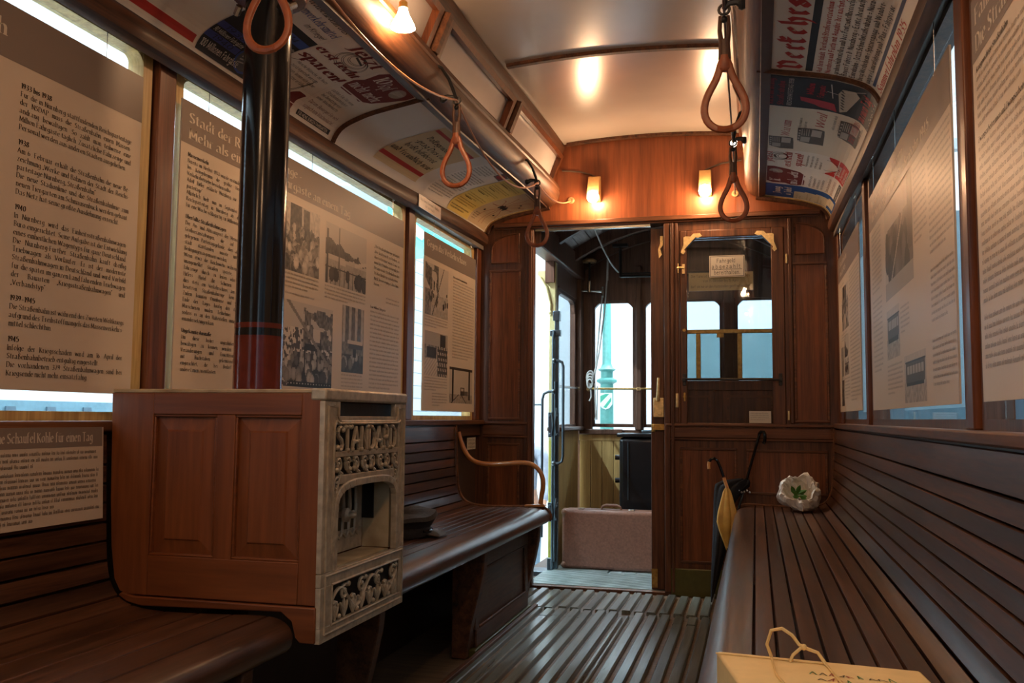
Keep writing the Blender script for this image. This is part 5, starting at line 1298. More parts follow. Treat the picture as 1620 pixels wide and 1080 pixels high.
# small enamel and card signs
def flat_sign(name, label, cat, f, w_, h_, fill, bg, mat='enamel_print', th=.003, rim=None):
    S = Sheet(f); S.rect(0, 0, w_, h_, bg, 0); fill(S)
    P = [f(0, 0, -.0002), f(w_, 0, -.0002), f(w_, h_, -.0002), f(0, h_, -.0002), f(0, 0, -th), f(w_, 0, -th), f(w_, h_, -th), f(0, h_, -th)]
    g = G().hexa(P)
    o = S.build(name, mat, extra=g, extra_col=rim or bg); return tag(o, label, cat)
def fs(S):
    S.rect(.004, .004, .191, .119, (.03, .03, .03), 1); S.rect(.0065, .0065, .1885, .1165, (.62, .57, .48), 2)
    S.text('Fahrgeld', .040, .083, .022, (.03, .03, .03), 'sans', .9, fit=.105, l=3); S.text('abgezahlt', .014, .050, .022, (.03, .03, .03), 'sans', .9, fit=.165, l=3, sp=3); S.rect(.014, .043, .18, .0455, (.03, .03, .03), 3); S.text('bereithalten.', .026, .016, .022, (.03, .03, .03), 'sans', .9, fit=.145, l=3)
flat_sign('fare_sign', 'white enamel fare sign reading Fahrgeld abgezahlt bereithalten on the bulkhead window', 'sign', lambda u, v, h: (.335 + u, 5.308 - h, 1.768 + v), .195, .123, fs, (.66, .60, .50))
def ds(S):
    S.text('Die Türe ist nach Möglichkeit zu schließen', .012, .078, .015, INK, 'sans', .85, fit=.33); S.text('Vom 15. Oktober bis 15. April', .08, .050, .015, INK, 'sans', .85, fit=.20); S.text('darf sie nur an den Haltestellen geöffnet werden.', .012, .018, .015, INK, 'sans', .85, fit=.335)
flat_sign('door_notice', 'tan door notice behind the glass just under the white fare sign', 'sign', lambda u, v, h: (.215 + u, 5.370 - h, 1.700 + v), .36, .105, ds, (.42, .30, .13))
flat_sign('caption_card', 'small white card at the lower right corner of the bulkhead window', 'card', lambda u, v, h: (.545 + u, 5.3318 - h - .002, .947 + v), .118, .066, lambda S: S.greek(.008, .052, .10, .006, 4, .012, SOFT, 150, .8), (.60, .55, .46), th=.001)
flat_sign('caption_card', 'small cream card in the right window below the glossy board', 'card', lambda u, v, h: (1.060 - h, -2.33 + u - .14, .972 + v), .13, .085, lambda S: S.greek(.012, .066, .10, .007, 4, .015, SOFT, 151, .8), (.60, .54, .45), th=.002)
def ts(S):
    S.text('Bitte beim Öffnen und Schließen', .02, .040, .015, INK, 'serif', 1, fit=.27); S.text('der Türe Vorsicht', .09, .016, .015, INK, 'serif', 1, fit=.13)
    S.ell(.010, .035, .004, .004, (.7, .6, .5), 2, 6); S.ell(.310, .035, .004, .004, (.7, .6, .5), 2, 6)
flat_sign('enamel_plate', 'small white enamel plate screwed to the left cove trim', 'sign', lambda u, v, h: (-.974 + h, 4.11 + u, 2.004 + v * .9 + dz(4.25)), .32, .070, ts, (.56, .45, .38))
flat_sign('enamel_plate', 'small yellowish plate screwed to the right cove trim near the far end', 'sign', lambda u, v, h: (.974 - h, -4.42 + u, 2.004 + v * .9 + dz(4.25)), .34, .070, lambda S: S.greek(.03, .042, .26, .013, 2, .022, INK, 160, .6), (.52, .40, .20))
def ws(S):
    for i, t in enumerate(('Dieser Platz', 'ist Kriegsbe-', 'schädigten')): S.text(t, .015, .049 - i * .020, .0125, INK, 'sans', .9, fit=.13)
flat_sign('seat_notice', 'small cream notice on the left wall above the curved armrest', 'sign', lambda u, v, h: (-.996 + h, 5.005 + u, .782 + v), .155, .066, ws, (.58, .50, .38))

# ================================================================== LAMPS
def bulkhead_lamp(x, label):
    t = thing('wall_lamp', label, 'lamp', (x, 5.319, 2.27), 'wooden wall lamps over the doorway')
    g = G(); g.hexa([(x - .036, 5.225, 2.262), (x + .036, 5.225, 2.262), (x + .036, 5.318, 2.235), (x - .036, 5.318, 2.235), (x - .033, 5.262, 2.378), (x + .033, 5.262, 2.378), (x + .033, 5.318, 2.392), (x - .033, 5.318, 2.392)]); g.build('lamp_block', 'lamp_wood', t, bevel=.003)
    g = G(); g.ball((x, 5.226, 2.250), .034, 18, 10, (1, 1, 1.05)); g.build('bulb', 'bulb_glow', t)
    g = G(); g.lathe([(.018, -.012), (.02, .0)], (x, 5.24, 2.285), 12); g.build('socket', 'brass', t)
    return t
bulkhead_lamp(-.322, 'glowing bulb in a small wooden block left of centre over the doorway'); bulkhead_lamp(.318, 'glowing bulb in a small wooden block right of centre over the bulkhead window')
for sx, x in ((-1, -.322), (1, .318)):
    g = G(); pts = [(x - .02 * sx, 5.30, 2.39), (x + sx * .03, 5.312, 2.405), (x + sx * .09, 5.314, 2.425), (x + sx * .20, 5.314, 2.438)]
    g.tube([(x, 5.300, 2.388)] + pts[1:], .006, 6); tag(g.build('lamp_cable', 'cord_brown'), 'brown cable from the %s bulb block to the clerestory' % ('left' if sx < 0 else 'right'), 'cable')
def bell_lamp(x, y, z, label, side):
    t = thing('bell_lamp', label, 'lamp', (x, y, z))
    g = G(); g.lathe([(.040, z - .032), (.033, z - .015), (.020, z + .010), (.0145, z + .026), (.013, z + .034)], (x, y, 0), 20); g.build('lamp_shade', 'shade_glow', t)
    g = G(); g.lathe([(.014, z + .033), (.014, z + .052), (.008, z + .058)], (x, y, 0), 12); g.build('lamp_holder', 'brass_dark', t)
    g = G(); g.tube([(x, y, z + .055), (x, y - .004, z + .072), (x + side * .012, y - .012, z + .082), (x + side * .05, y - .04, z + .085), (x + side * .06, y - .05, z + .08)], .0035, 6); g.build('twisted_cord', 'cord_brown', t)
    return t
bell_lamp(-.492, 2.665, 2.232, 'bright bell shaped glass lamp on a twisted cord by the left clerestory', -1)
bell_lamp(.492, 1.30, 2.232, 'added bell shaped glass lamp out of view overhead on the right, above the nearest board', 1); bell_lamp(-.492, .55, 2.232, 'added bell shaped glass lamp behind the photographer on the left', -1)  # lamps out of view, added to brighten the saloon
bell_lamp(.492, -.45, 2.232, 'added bell shaped glass lamp behind the photographer on the right', 1); bell_lamp(-.492, -1.35, 2.232, 'added bell shaped glass lamp out of view at the rear of the car on the left', -1)  # two more added lamps out of view, same purpose
t = thing('small_lamp', 'small bright bulb hanging by the right clerestory rail near the far end', 'lamp', (.492, 4.55, 2.31))
g = G(); g.ball((.492, 4.55, 2.315), .017, 14, 8, (1, 1, 1.2)); g.build('bulb', 'bulb_glow', t)
g = G(); g.lathe([(.009, 2.335), (.010, 2.36), (.005, 2.37)], (.492, 4.55, 0), 10); g.tube([(.492, 4.55, 2.365), (.495, 4.55, 2.40), (.53, 4.55, 2.42)], .003, 6); g.build('lamp_holder', 'brass_dark', t)

# ================================================================== HANGING STRAPS, CORDS
def strap_proto(side):
    sx = -side      # the bracket reaches from the rail (outside) to the strap
    t = thing('hanging_strap', '', 'strap', (0, 0, 0), 'leather hanging straps along the clerestory rails')
    g = G(); ox = side * .045
    g.tube([(0, 0, .0), (ox * .3, -.004, .012), (ox * .75, -.008, .012), (ox * 1.1, -.008, .004)], [.007, .008, .010, .013], 8)
    g.tube([(0, 0, 0), (ox * .15, -.02, .03), (ox * .35, -.05, .065), (ox * .7, -.09, .095), (ox * 1.2, -.10, .10)], [.006, .007, .006, .006, .009], 8)
    g.lathe([(.012, -.012), (.016, -.004), (.012, .006)], (ox * 1.1, -.008, .004), 10, 'X'); g.build('rail_bracket', 'black_iron', t)
    g = G(); g.tube([(.014 * math.cos(a), 0, -.002 + .014 * math.sin(a)) for a in [2 * math.pi * i / 12 for i in range(12)]], .004, 6, closed=True); g.ball((0, -.003, -.030), .010, 10, 6); g.build('swivel', 'black_iron', t)
    g = G()
    for s_ in (-1, 1): g.tube([(s_ * .010, 0, -.02), (s_ * .012, 0, -.06), (s_ * .008, 0, -.095), (s_ * .010, 0, -.14)], [.005, .006, .007, .007], 8)
    g.tube([(0, 0, -.085), (0, 0, -.145)], .013, 10, flat=.6); g.build('strap_neck', 'leather_dark', t)
    L_ = [(0, -.135), (-.010, -.150), (-.016, -.175), (-.026, -.200), (-.042, -.228), (-.053, -.258), (-.054, -.285), (-.044, -.310), (-.024, -.326), (0, -.331), (.024, -.326), (.044, -.310), (.054, -.285), (.053, -.258), (.042, -.228), (.026, -.200), (.016, -.175), (.010, -.150)]
    L_ = refine(L_ + [L_[0]], 1)[1:-1]
    g = G(); g.tube([(x, 0, z) for x, z in L_], .0068, 8, closed=True, flat=1.5); g.tube([(0, 0, -.128), (0, 0, -.165), (0, 0, -.172)], [.014, .017, .010], 10, flat=.7)
    g.tube([(-.02, 0, -.327), (0, 0, -.331), (.02, 0, -.327)], .0095, 8); g.build('leather_loop', 'leather', t)
    return t
SL = [(-.498, 1.85, 2.135, 'leather strap loop hanging in front of the black stovepipe'), (-.498, 3.235, 2.160, 'orange leather strap loop in front of the ochre blackletter poster'), (-.498, 4.57, 2.178, 'leather strap loop hanging before the top of the left bulkhead panel')]
SR = [(.512, 2.45, 2.060, 'nearest leather strap loop on the right, seen against the ceiling'), (.502, 3.88, 2.118, 'leather strap loop on the right hanging over the bulkhead window')]
for side, rows in ((-1, SL), (1, SR)):
    pr = strap_proto(side)
    for i, (x, y, z, lab) in enumerate(rows):
        o = pr if i == 0 else copy_tree(pr)
        o.location = (x, y, z); o['label'] = lab
def sag(a, b, d, n=14): return [tuple(a[k] + (b[k] - a[k]) * i / n - (d * 4 * (i / n) * (1 - i / n) if k == 2 else 0) for k in range(3)) for i in range(n + 1)]
g = G()
pts = sag((-.50, .5, 2.16), (-.498, 1.85, 2.14), .04) + sag((-.498, 1.85, 2.14), (-.498, 3.235, 2.160), .10)[1:] + sag((-.498, 3.235, 2.16), (-.498, 4.57, 2.178), .14)[1:] + sag((-.498, 4.57, 2.178), (-.468, 5.315, 2.254), .05)[1:]
g.tube(pts, .0042, 6); tag(g.build('pull_rope', 'cord_copper'), 'copper coloured bell cord looping between the left straps', 'cord')
g = G(); pts = sag((.52, .6, 2.06), (.512, 2.45, 2.06), .03) + sag((.512, 2.45, 2.06), (.502, 3.88, 2.118), .03)[1:] + sag((.502, 3.88, 2.118), (.482, 5.315, 2.245), .03)[1:]
g.tube(pts, .0035, 6); tag(g.build('pull_rope', 'cord_dark'), 'dark bell cord running through the right straps', 'cord')
for x, z, lab in ((-.468, 2.256, 'brass ring where the left bell cord enters the bulkhead'), (.482, 2.246, 'brass ring where the right bell cord enters the bulkhead')):
    g = G(); g.lathe([(.007, -.0025), (.010, -.008), (.018, -.007), (.020, 0), (.0205, .0009)], (x, 5.318, z), 16, 'Y'); tag(g.build('cord_rosette', 'brass'), lab, 'fitting')

# ================================================================== LOOSE THINGS IN THE SALOON
# black umbrella with a hooked handle
u1 = thing('umbrella', 'tall folded black umbrella with hooked handle leaning in the bulkhead corner', 'umbrella', (.345, 5.03, 0))
tip = Vector((.345, 5.03, .0)); top = Vector((.595, 5.285, .872)); ax = (top - tip)
def on(t): return tip + ax * t
g = G(); g.tube([tip, on(.06)], [.003, .005], 8); g.build('ferrule', 'silver', u1)
g = G()
pts = [on(.55 + .45 * i / 8) for i in range(9)] + [Vector((.598, 5.283, .888)), Vector((.608, 5.275, .900)), Vector((.621, 5.266, .899)), Vector((.628, 5.262, .886)), Vector((.628, 5.262, .866)), Vector((.624, 5.264, .845)), Vector((.619, 5.266, .835))]
g.tube(pts, [.0075] * 9 + [.009] * 7, 8); g.build('shaft_handle', 'black_gloss', u1)
def folds(g, f0, f1, prof, nf, amp, seed, fl=1.0, skew=0.0):
    rn = random.Random(seed); d = (f1 - f0).normalized(); a = d.cross(Vector((0, 1, 0))).normalized(); b = d.cross(a).normalized(); n = nf * 6; vs = []
    ph = [rn.uniform(.7, 1.3) for _ in range(nf)]
    for t, r in prof:
        c = f0 + (f1 - f0) * t
        for k in range(n):
            th = 2 * math.pi * k / n; fold = 1 + amp * ph[k * nf // n] * (abs(math.sin(th * nf / 2)) - .6)
            off = a * math.cos(th) * r * fold + b * math.sin(th) * r * fold * fl
            vs.append(c + off - a * skew * r * (1 if math.cos(th) < 0 else 0) * abs(math.cos(th)))
    fs = []
    for i in range(len(prof) - 1):
        for k in range(n): fs.append((i * n + k, i * n + (k + 1) % n, (i + 1) * n + (k + 1) % n, (i + 1) * n + k))
    g.add(vs, fs)
g = G(); n = 48; lev = [(.012, .341, .349), (.06, .340, .362), (.15, .342, .388), (.27, .346, .420), (.40, .350, .448), (.50, .352, .456), (.545, .353, .485), (.585, .356, .520), (.605, .360, .545), (.622, .40, .548), (.635, .49, .540)]
for z, xl, xr in lev:
    yc = 5.03 + .29 * z
    for k in range(n):
        th = 2 * math.pi * k / n; f_ = 1 + .16 * (abs(math.sin(th * 4)) - .5)
        g.v.append(((xl + xr) / 2 + (xr - xl) / 2 * math.cos(th), yc + min(.034, (xr - xl) * .45) * math.sin(th) * f_, z + .012 * abs(math.sin(th * 4)) * (z > .55)))
for i in range(len(lev) - 1):
    for k in range(n): g.f.append((i * n + k, i * n + (k + 1) % n, (i + 1) * n + (k + 1) % n, (i + 1) * n + k)); g.m.append(0)
g.build('canopy', 'black_fabric', u1)
g = G()
for k in range(6):
    p = on(.655) + Vector((-.035 + k * .014, -.02, .008 + .006 * math.sin(k * 2))); g.ball(p, .0055, 8, 5)
g.build('rib_tips', 'silver', u1)
# yellow umbrella
u2 = thing('umbrella', 'small folded yellow umbrella with bent bamboo tipped handle in front of the black one', 'umbrella', (.428, 4.99, .0))
ft = Vector((.425, 4.97, .0)); f2 = Vector((.448, 5.06, .37)); f3 = Vector((.428, 5.085, .605))
g = G(); g.tube([Vector((.410, 5.095, .66)), Vector((.392, 5.10, .712)), Vector((.378, 5.10, .745)), Vector((.362, 5.10, .757)), Vector((.345, 5.10, .752)), Vector((.336, 5.10, .737))], .0078, 8); g.build('shaft', 'black_gloss', u2)
g = G(); g.tube([Vector((.336, 5.10, .738)), Vector((.333, 5.10, .72)), Vector((.335, 5.10, .70))], .0088, 8); g.build('bamboo_grip', 'bamboo', u2)
g = G(); g.tube([Vector((.430, 5.085, .600)), Vector((.412, 5.094, .655))], .0085, 8); g.build('bamboo_collar', 'bamboo', u2)
g = G(); folds(g, f3, Vector((.430, 5.05, .28)), [(0, .008), (.06, .020), (.2, .032), (.38, .047), (.55, .055), (.7, .042), (.85, .024), (1, .008)], 6, .35, 8, .45, .0); g.build('canopy', 'yellow_fabric', u2)
g = G(); g.tube([Vector((.430, 5.05, .29)), ft], [.006, .004], 8); g.build('ferrule', 'black_gloss', u2)
# paper bag with greenery
bgp = thing('paper_bag', 'crumpled white paper bag with green leaves on the right bench', 'bag', (.795, 5.03, .497))
rn = random.Random(12)
g = G(); n = 30; rings = []
ax_ = Vector((-.10, -.80, .60)).normalized(); e1 = ax_.cross(Vector((0, 0, 1))).normalized(); e2 = e1.cross(ax_).normalized()
cen = Vector((.800, 5.06, .578))
n = 44
def crease(a, q): return .10 * math.sin(3 * a + q) + .06 * math.sin(5 * a + 2.1 * q) + .045 * math.sin(9 * a - q) + .03 * math.sin(14 * a + 3 * q)
for qi, (r, h, q) in enumerate(((.012, -.085, 0), (.050, -.082, .2), (.078, -.064, .5), (.094, -.034, .7), (.103, .000, .8), (.103, .030, .9), (.094, .056, 1.0), (.086, .068, 1.05), (.078, .064, 1.1), (.072, .042, 1.3), (.068, .012, 1.6), (.060, -.020, 2.0), (.040, -.046, 2.4), (.006, -.055, 2.6))):
    ring = []
    for k in range(n):
        a = 2 * math.pi * k / n
        rr = r * (1 + crease(a, q * 2.2) + rn.uniform(-.06, .06)) * (1 + .13 * max(0, math.sin(a)) ** 2)
        p = cen + e1 * (rr * math.cos(a)) + e2 * (rr * .86 * math.sin(a)) + ax_ * (h + .016 * math.sin(2 * a + .8) * (h > .02) + .008 * math.sin(7 * a + q) + rn.uniform(-.007, .007))
        p.z = max(p.z, .4995 + (.001 if r > .03 else .004)); ring.append(p)
    rings.append(ring)
for ri in rings: g.v += [tuple(p) for p in ri]
for i in range(len(rings) - 1):
    for k in range(n): g.f.append((i * n + k, i * n + (k + 1) % n, (i + 1) * n + (k + 1) % n, (i + 1) * n + k)); g.m.append(0)
g.build('bag_paper', 'paper_white', bgp, smooth=False)
for k, (a, L) in enumerate(((1.9, .060), (1.25, .066), (.55, .058), (.0, .050), (-.45, .046), (2.6, .046), (3.3, .040))):
    c = Vector((.772 + .004 * k, 5.00, .578 + .003 * (k % 3))); d = Vector((math.cos(a), -.35 - .1 * (k % 2), math.sin(a) * .9)).normalized(); w_ = d.cross(Vector((0, -1, .2))).normalized() * .012
    g = G(); m = c + d * L * .5; m1 = c + d * L * .75; up_ = Vector((0, -.005, .002))
    g.add([c, m - w_, m1 - w_ * .75, c + d * L, m1 + w_ * .75, m + w_, m + up_, m1 + up_], [(0, 1, 6), (1, 2, 7, 6), (2, 3, 7), (3, 4, 7), (4, 5, 6, 7), (5, 0, 6)]); g.build('leaf', 'leaf', bgp)
# conductor's cap
cp = thing('peaked_cap', 'dark peaked cap lying on the left bench just behind the iron stove front', 'cap', (-.76, 3.52, .493))
g = G(); n = 28
prof = [(.118, .000), (.122, .012), (.117, .034), (.128, .050), (.146, .066), (.140, .082), (.105, .088), (.05, .086), (.005, .085)]
for r, z in prof:
    for k in range(n):
        a = 2 * math.pi * k / n; g.v.append((-.775 + r * .92 * math.cos(a), 3.47 + r * math.sin(a) * 1.05, .500 + z * (1 + .18 * math.sin(a + .4) * (z > .05)) + .004 * math.sin(5 * a) * (z > .05)))
for i in range(len(prof) - 1):
    for k in range(n): g.f.append((i * n + k, i * n + (k + 1) % n, (i + 1) * n + (k + 1) % n, (i + 1) * n + k)); g.m.append(0)
g.build('crown', 'cap_felt', cp)
g = G(); n = 16; A_ = []; B_ = []
for i in range(n + 1):
    a = -.25 + 1.75 * i / n; A_.append((-.775 + .108 * math.cos(a), 3.47 + .122 * math.sin(a))); B_.append((-.775 + .172 * math.cos(a), 3.47 + .188 * math.sin(a)))
for i in range(n):
    e = lambda j: math.sin(math.pi * j / n)
    g.hexa([(*A_[i], .508), (*A_[i + 1], .508), (*B_[i + 1], .502), (*B_[i], .502), (*A_[i], .512), (*A_[i + 1], .512), (*B_[i + 1], .506), (*B_[i], .506)])
g.build('brim', 'cap_brim', cp)
g = G(); g.tube([(-.775 + .121 * .93 * math.cos(-.4 + 2.1 * i / 12), 3.47 + .127 * math.sin(-.4 + 2.1 * i / 12), .522) for i in range(13)], .005, 6); g.build('chin_strap', 'black_gloss', cp)
# cardboard box
bx = thing('cardboard_box', 'tan cardboard box tied with string at the bottom right on the bench', 'box', (.665, 1.20, .50))
g = G()
c0 = [(.523, 1.372), (.787, 1.338), (.755, 1.02), (.555, 1.06)]
c0 = [(.523, 1.372), (.787, 1.342), (.815, 1.04), (.590, 1.06)]
g.hexa([(x, y, .502) for x, y in c0[::-1]] + [(x, y, .640) for x, y in c0[::-1]]); g.build('carton', 'cardboard', bx, bevel=.004)
S = Sheet(lambda u, v, h: (.60 + u + v * .05, 1.20 + v - u * .11, .6405 + h)); rn = random.Random(5)
for r_ in range(3):
    for k in range(9):
        x = .04 + k * .012 + .01 * r_; y = .085 - r_ * .025
        S.line([(x, y), (x + rn.uniform(-.004, .008), y + rn.uniform(.006, .016)), (x + rn.uniform(.004, .01), y)], .0016, rn.choice([(.12, .08, .04), (.35, .07, .04), (.10, .22, .08)]), 1)
S.build('faded_marking', 'poster_print', bx)
g = G()
lp = [(.598, 1.352, .642), (.592, 1.345, .660), (.598, 1.34, .680), (.612, 1.338, .684), (.625, 1.338, .676), (.634, 1.338, .664), (.645, 1.338, .659), (.658, 1.338, .655), (.668, 1.33, .642)]
g.tube(refine(lp, 1) if False else lp, .0024, 6); g.tube([(.622, 1.335, .641), (.626, 1.337, .650), (.638, 1.338, .661)], .0022, 6); g.ball((.640, 1.338, .661), .0045, 8, 5)
g.tube([(.598, 1.352, .642), (.603, 1.26, .6415), (.64, 1.10, .6415)], .0016, 5); g.tube([(.668, 1.33, .642), (.684, 1.22, .6415), (.70, 1.06, .6415)], .0016, 5)
g.tube([(.523, 1.352, .6415), (.60, 1.344, .6415), (.668, 1.335, .6415)], .0012, 5); g.build('string', 'string', bx)

# ================================================================== ON THE PLATFORM
sc_ = thing('suitcase', 'large brown suitcase standing on the platform floor seen through the doorway', 'suitcase', (-.35, 6.05, 0))
g = G().box(-.648, -.02, 5.955, 6.135, -.004, .372); g.build('body', 'suitcase_brown', sc_, bevel=.022, seg=3)
g = G(); g.box(-.650, -.018, 6.03, 6.038, .002, .376); g.build('seam', 'suitcase_trim', sc_, bevel=.003)
for x in (-.648, -.02):
    for z in (.0, .37):
        g = G(); g.ball((x + (.016 if x < -.3 else -.016), 5.966, z + (.020 if z < .1 else -.016)), .022, 10, 6); g.build('corner_guard', 'suitcase_trim', sc_)
g = G(); g.tube([(-.40, 6.03, .372), (-.395, 6.03, .392), (-.37, 6.03, .402), (-.30, 6.03, .402), (-.275, 6.03, .392), (-.27, 6.03, .372)], [.006, .007, .009, .009, .007, .006], 8); g.build('handle', 'suitcase_trim', sc_)
for x in (-.53, -.20):
    g = G(); g.box(x - .02, x + .02, 6.0, 6.04, .368, .381); g.build('lock', 'nickel', sc_, bevel=.003)
kc = thing('controller_cabinet', 'tall glossy black controller cabinet partly hidden behind the sliding door', 'cabinet', (-.15, 6.6, 0))
g = G().box(-.350, .05, 6.48, 6.775, -.02, .835); g.build('body', 'controller_black', kc, bevel=.03, seg=3)
g = G().box(-.365, .065, 6.47, 6.785, .8352, .862); g.build('lid', 'controller_black', kc, bevel=.008)
g = G().box(-.20, .0, 6.55, 6.72, .8622, .885); g.build('top_plate', 'blued_steel', kc, bevel=.006)
g = G(); g.tube([(-.285, 6.478, .40), (-.285, 6.478, .80)], .005, 6); g.build('door_edge', 'blued_steel', kc)
for z in (.69, .53):
    g = G(); g.lathe([(.018, -.02), (.018, .02)], (-.365, 6.55, z), 12, 'X'); g.build('hinge_knob', 'controller_black', kc)
# entrance post with grab rails and folded gate
ep = thing('entrance_post', 'yellowish entrance post with bluish steel grab rails and folded gate bars', 'post', (-.71, 5.94, 0))
g = G(); g.box(-.738, -.694, 5.95, 6.0, .82, 2.0); g.build('upper_post', 'cream_paint', ep, bevel=.004)
g = G(); g.box(-.738, -.694, 5.95, 6.0, .06, .82); g.build('lower_post', 'yellow_green_paint', ep, bevel=.004)
g = G(); g.box(-.742, -.690, 5.944, 6.004, -.02, .06); g.box(-.85, -.66, 5.86, 6.02, -.06, -.015); g.build('post_foot', 'blued_steel', ep, bevel=.004)
g = G(); g.prism([(-.82, 1.945), (-.70, 1.945), (-.70, 1.62), (-.722, 1.60), (-.735, 1.625), (-.722, 1.66), (-.735, 1.76), (-.775, 1.87), (-.82, 1.915)], 'Y', 5.955, 5.995); g.build('bracket', 'cream_paint', ep, bevel=.004)
g = G(); g.tube([(-.80, 5.95, 1.90), (-.755, 5.945, 1.83), (-.728, 5.945, 1.72), (-.728, 5.945, 1.65)], .008, 6); g.ball((-.728, 5.945, 1.66), .014, 8, 5); g.build('bracket_scroll', 'cream_paint', ep)
g = G(); g.box(-.690, -.662, 5.90, 5.935, .0, 1.66); g.box(-.700, -.655, 5.89, 5.945, 1.60, 1.665); g.box(-.72, -.65, 5.895, 5.94, 1.50, 1.54); g.build('gate_post', 'blued_steel', ep, bevel=.004)
g = G(); g.tube([(-.694, 5.885, .0), (-.694, 5.885, 1.48), (-.690, 5.885, 1.53)], .010, 8); g.tube([(-.678, 5.875, .05), (-.678, 5.875, 1.20)], .008, 8); g.build('gate_bar', 'blued_steel', ep)
g = G(); g.tube([(-.68, 5.87, 1.335), (-.655, 5.87, 1.335), (-.632, 5.87, 1.325), (-.624, 5.87, 1.295), (-.624, 5.87, .72), (-.632, 5.87, .685), (-.655, 5.87, .672), (-.68, 5.87, .672)], .009, 8)
for z in (1.335, .672): g.ball((-.684, 5.87, z), .017, 10, 6)
g.build('grab_rail', 'blued_steel', ep)
g = G(); g.tube([(-.69, 5.87, 1.135), (-.72, 5.87, 1.135), (-.752, 5.87, 1.12), (-.762, 5.87, 1.085), (-.762, 5.87, .20)], .009, 8); g.ball((-.688, 5.87, 1.135), .016, 10, 6); g.tube([(-.762, 5.87, 1.05), (-.90, 5.87, 1.05)], .007, 6); g.build('grab_rail', 'blued_steel', ep)
for z0, z1 in ((.84, 1.0), (.30, .42)):
    g = G(); g.box(-.725, -.655, 5.88, 5.905, z0, z1)
    g.tube([(-.70, 5.872, z0 + .01), (-.688, 5.865, (z0 + z1) / 2), (-.70, 5.872, z1)], .007, 6); g.tube([(-.668, 5.872, z0 + .01), (-.676, 5.865, (z0 + z1) / 2), (-.668, 5.872, z1 + .03)], .007, 6)
    for zz in (z0 + .02, z1 - .02): g.ball((-.71, 5.872, zz), .009, 8, 5); g.ball((-.665, 5.872, zz), .009, 8, 5)
    g.build('gate_hinge', 'blued_steel', ep, bevel=.002)
g = G(); g.box(-.70, -.665, 5.895, 5.905, .50, .58); g.ball((-.682, 5.885, .54), .012, 8, 5); g.build('gate_catch', 'blued_steel', ep)
# hanging rods and rope
hr_ = thing('hanging_rod', 'black rod from the platform ceiling with a nickel cross bar', 'rod', (-.61, 6.76, 1.9))
g = G(); g.lathe([(.05, 2.125), (.055, 2.14), (.03, 2.155)], (-.61, 6.76, 0), 16); g.build('ceiling_plate', 'brass', hr_)
g = G(); g.tube([(-.61, 6.76, 1.955), (-.61, 6.76, 2.13)], .009, 8); g.build('rod', 'black_iron', hr_)
g = G(); g.tube([(-.70, 6.76, 1.915), (-.505, 6.76, 1.905)], .009, 8); g.tube([(-.61, 6.76, 1.90), (-.61, 6.76, 1.985)], .015, 10); g.tube([(-.51, 6.76, 1.86), (-.51, 6.76, 1.94)], .011, 8); g.build('cross_bar', 'nickel', hr_)
h2 = thing('hanging_rod', 'black angled rail hanging from the platform ceiling near the sliding door', 'rod', (-.365, 6.6, 2.0))
g = G(); g.tube([(-.355, 6.6, 2.21), (-.355, 6.6, 1.985)], .010, 8); g.tube([(-.355, 6.6, 1.99), (.30, 6.6, 1.985)], .011, 8); g.tube([(-.355, 6.6, 2.01), (.30, 6.6, 2.005)], .006, 8); g.build('rail', 'black_iron', h2)
g = G(); g.box(-.41, -.30, 6.57, 6.63, 2.205, 2.225); g.build('ceiling_plate', 'black_iron', h2)
rp_ = thing('signal_rope', 'grey rope hung in loops and knotted before the platform window', 'rope', (-.59, 6.7, 1.1))
g = G()
g.tube(sag((-.42, 5.6, 2.28), (-.37, 6.6, 2.02), .06), .006, 6); g.build('slack_rope', 'rope', rp_)
g = G(); g.tube([(-.51, 6.74, 1.87), (-.535, 6.74, 1.6), (-.56, 6.74, 1.33), (-.575, 6.74, 1.28)], .0055, 6); g.tube([(-.47, 6.72, 2.0), (-.49, 6.72, 1.75), (-.53, 6.72, 1.45), (-.565, 6.73, 1.28)], .0055, 6); g.tube([(-.465, 6.72, 2.14), (-.47, 6.72, 1.98)], .008, 8); g.build('rope_fall', 'rope', rp_)
g = G()
for k in range(4):
    g.tube([(-.595 + .028 * math.cos(a) * (1 - .1 * k), 6.725 - .008 * k, 1.262 + .05 * math.sin(a) * (1 - .12 * k) - .015 * k) for a in [2 * math.pi * i / 16 for i in range(16)]], .0065, 6, closed=True)
g.tube([(-.59, 6.71, 1.22), (-.585, 6.71, 1.12), (-.60, 6.71, 1.09)], .0065, 6); g.tube([(-.56, 6.71, 1.22), (-.553, 6.71, .98), (-.56, 6.71, .955), (-.545, 6.71, .955), (-.54, 6.71, 1.2)], .005, 6); g.build('knot', 'rope', rp_)

# ================================================================== IN THE HALL
lp_ = thing('lamp_post', 'pale blue green iron lamp post in the hall beyond the platform window', 'post', (-.83, 9.0, -.72))
g = G(); g.lathe([(.12, -.72), (.12, -.2), (.07, -.15), (.065, 1.30), (.10, 1.32), (.10, 1.34), (.06, 1.36), (.06, 1.42), (.09, 1.44), (.06, 1.46), (.045, 1.5), (.040, 2.12), (.06, 2.14), (.06, 2.16), (.03, 2.2)], (-.83, 9.0, 0), 20); g.build('column', 'post_green', lp_)
g = G(); g.tube([(-.83, 9.0, 2.15), (-.72, 9.0, 2.17)], .012, 6); g.build('arm', 'post_green', lp_)
sg = thing('stop_sign_plate', 'small rounded plate with green and white diagonal stripes on the lamp post', 'sign', (-.82, 8.92, 1.12))
S = Sheet(lambda u, v, h: (-.895 + u, 8.925 - h, 1.05 + v)); O_ = [(.0, .16), (.0, .05), (.03, .012), (.065, .0), (.10, .012), (.13, .05), (.13, .16)]
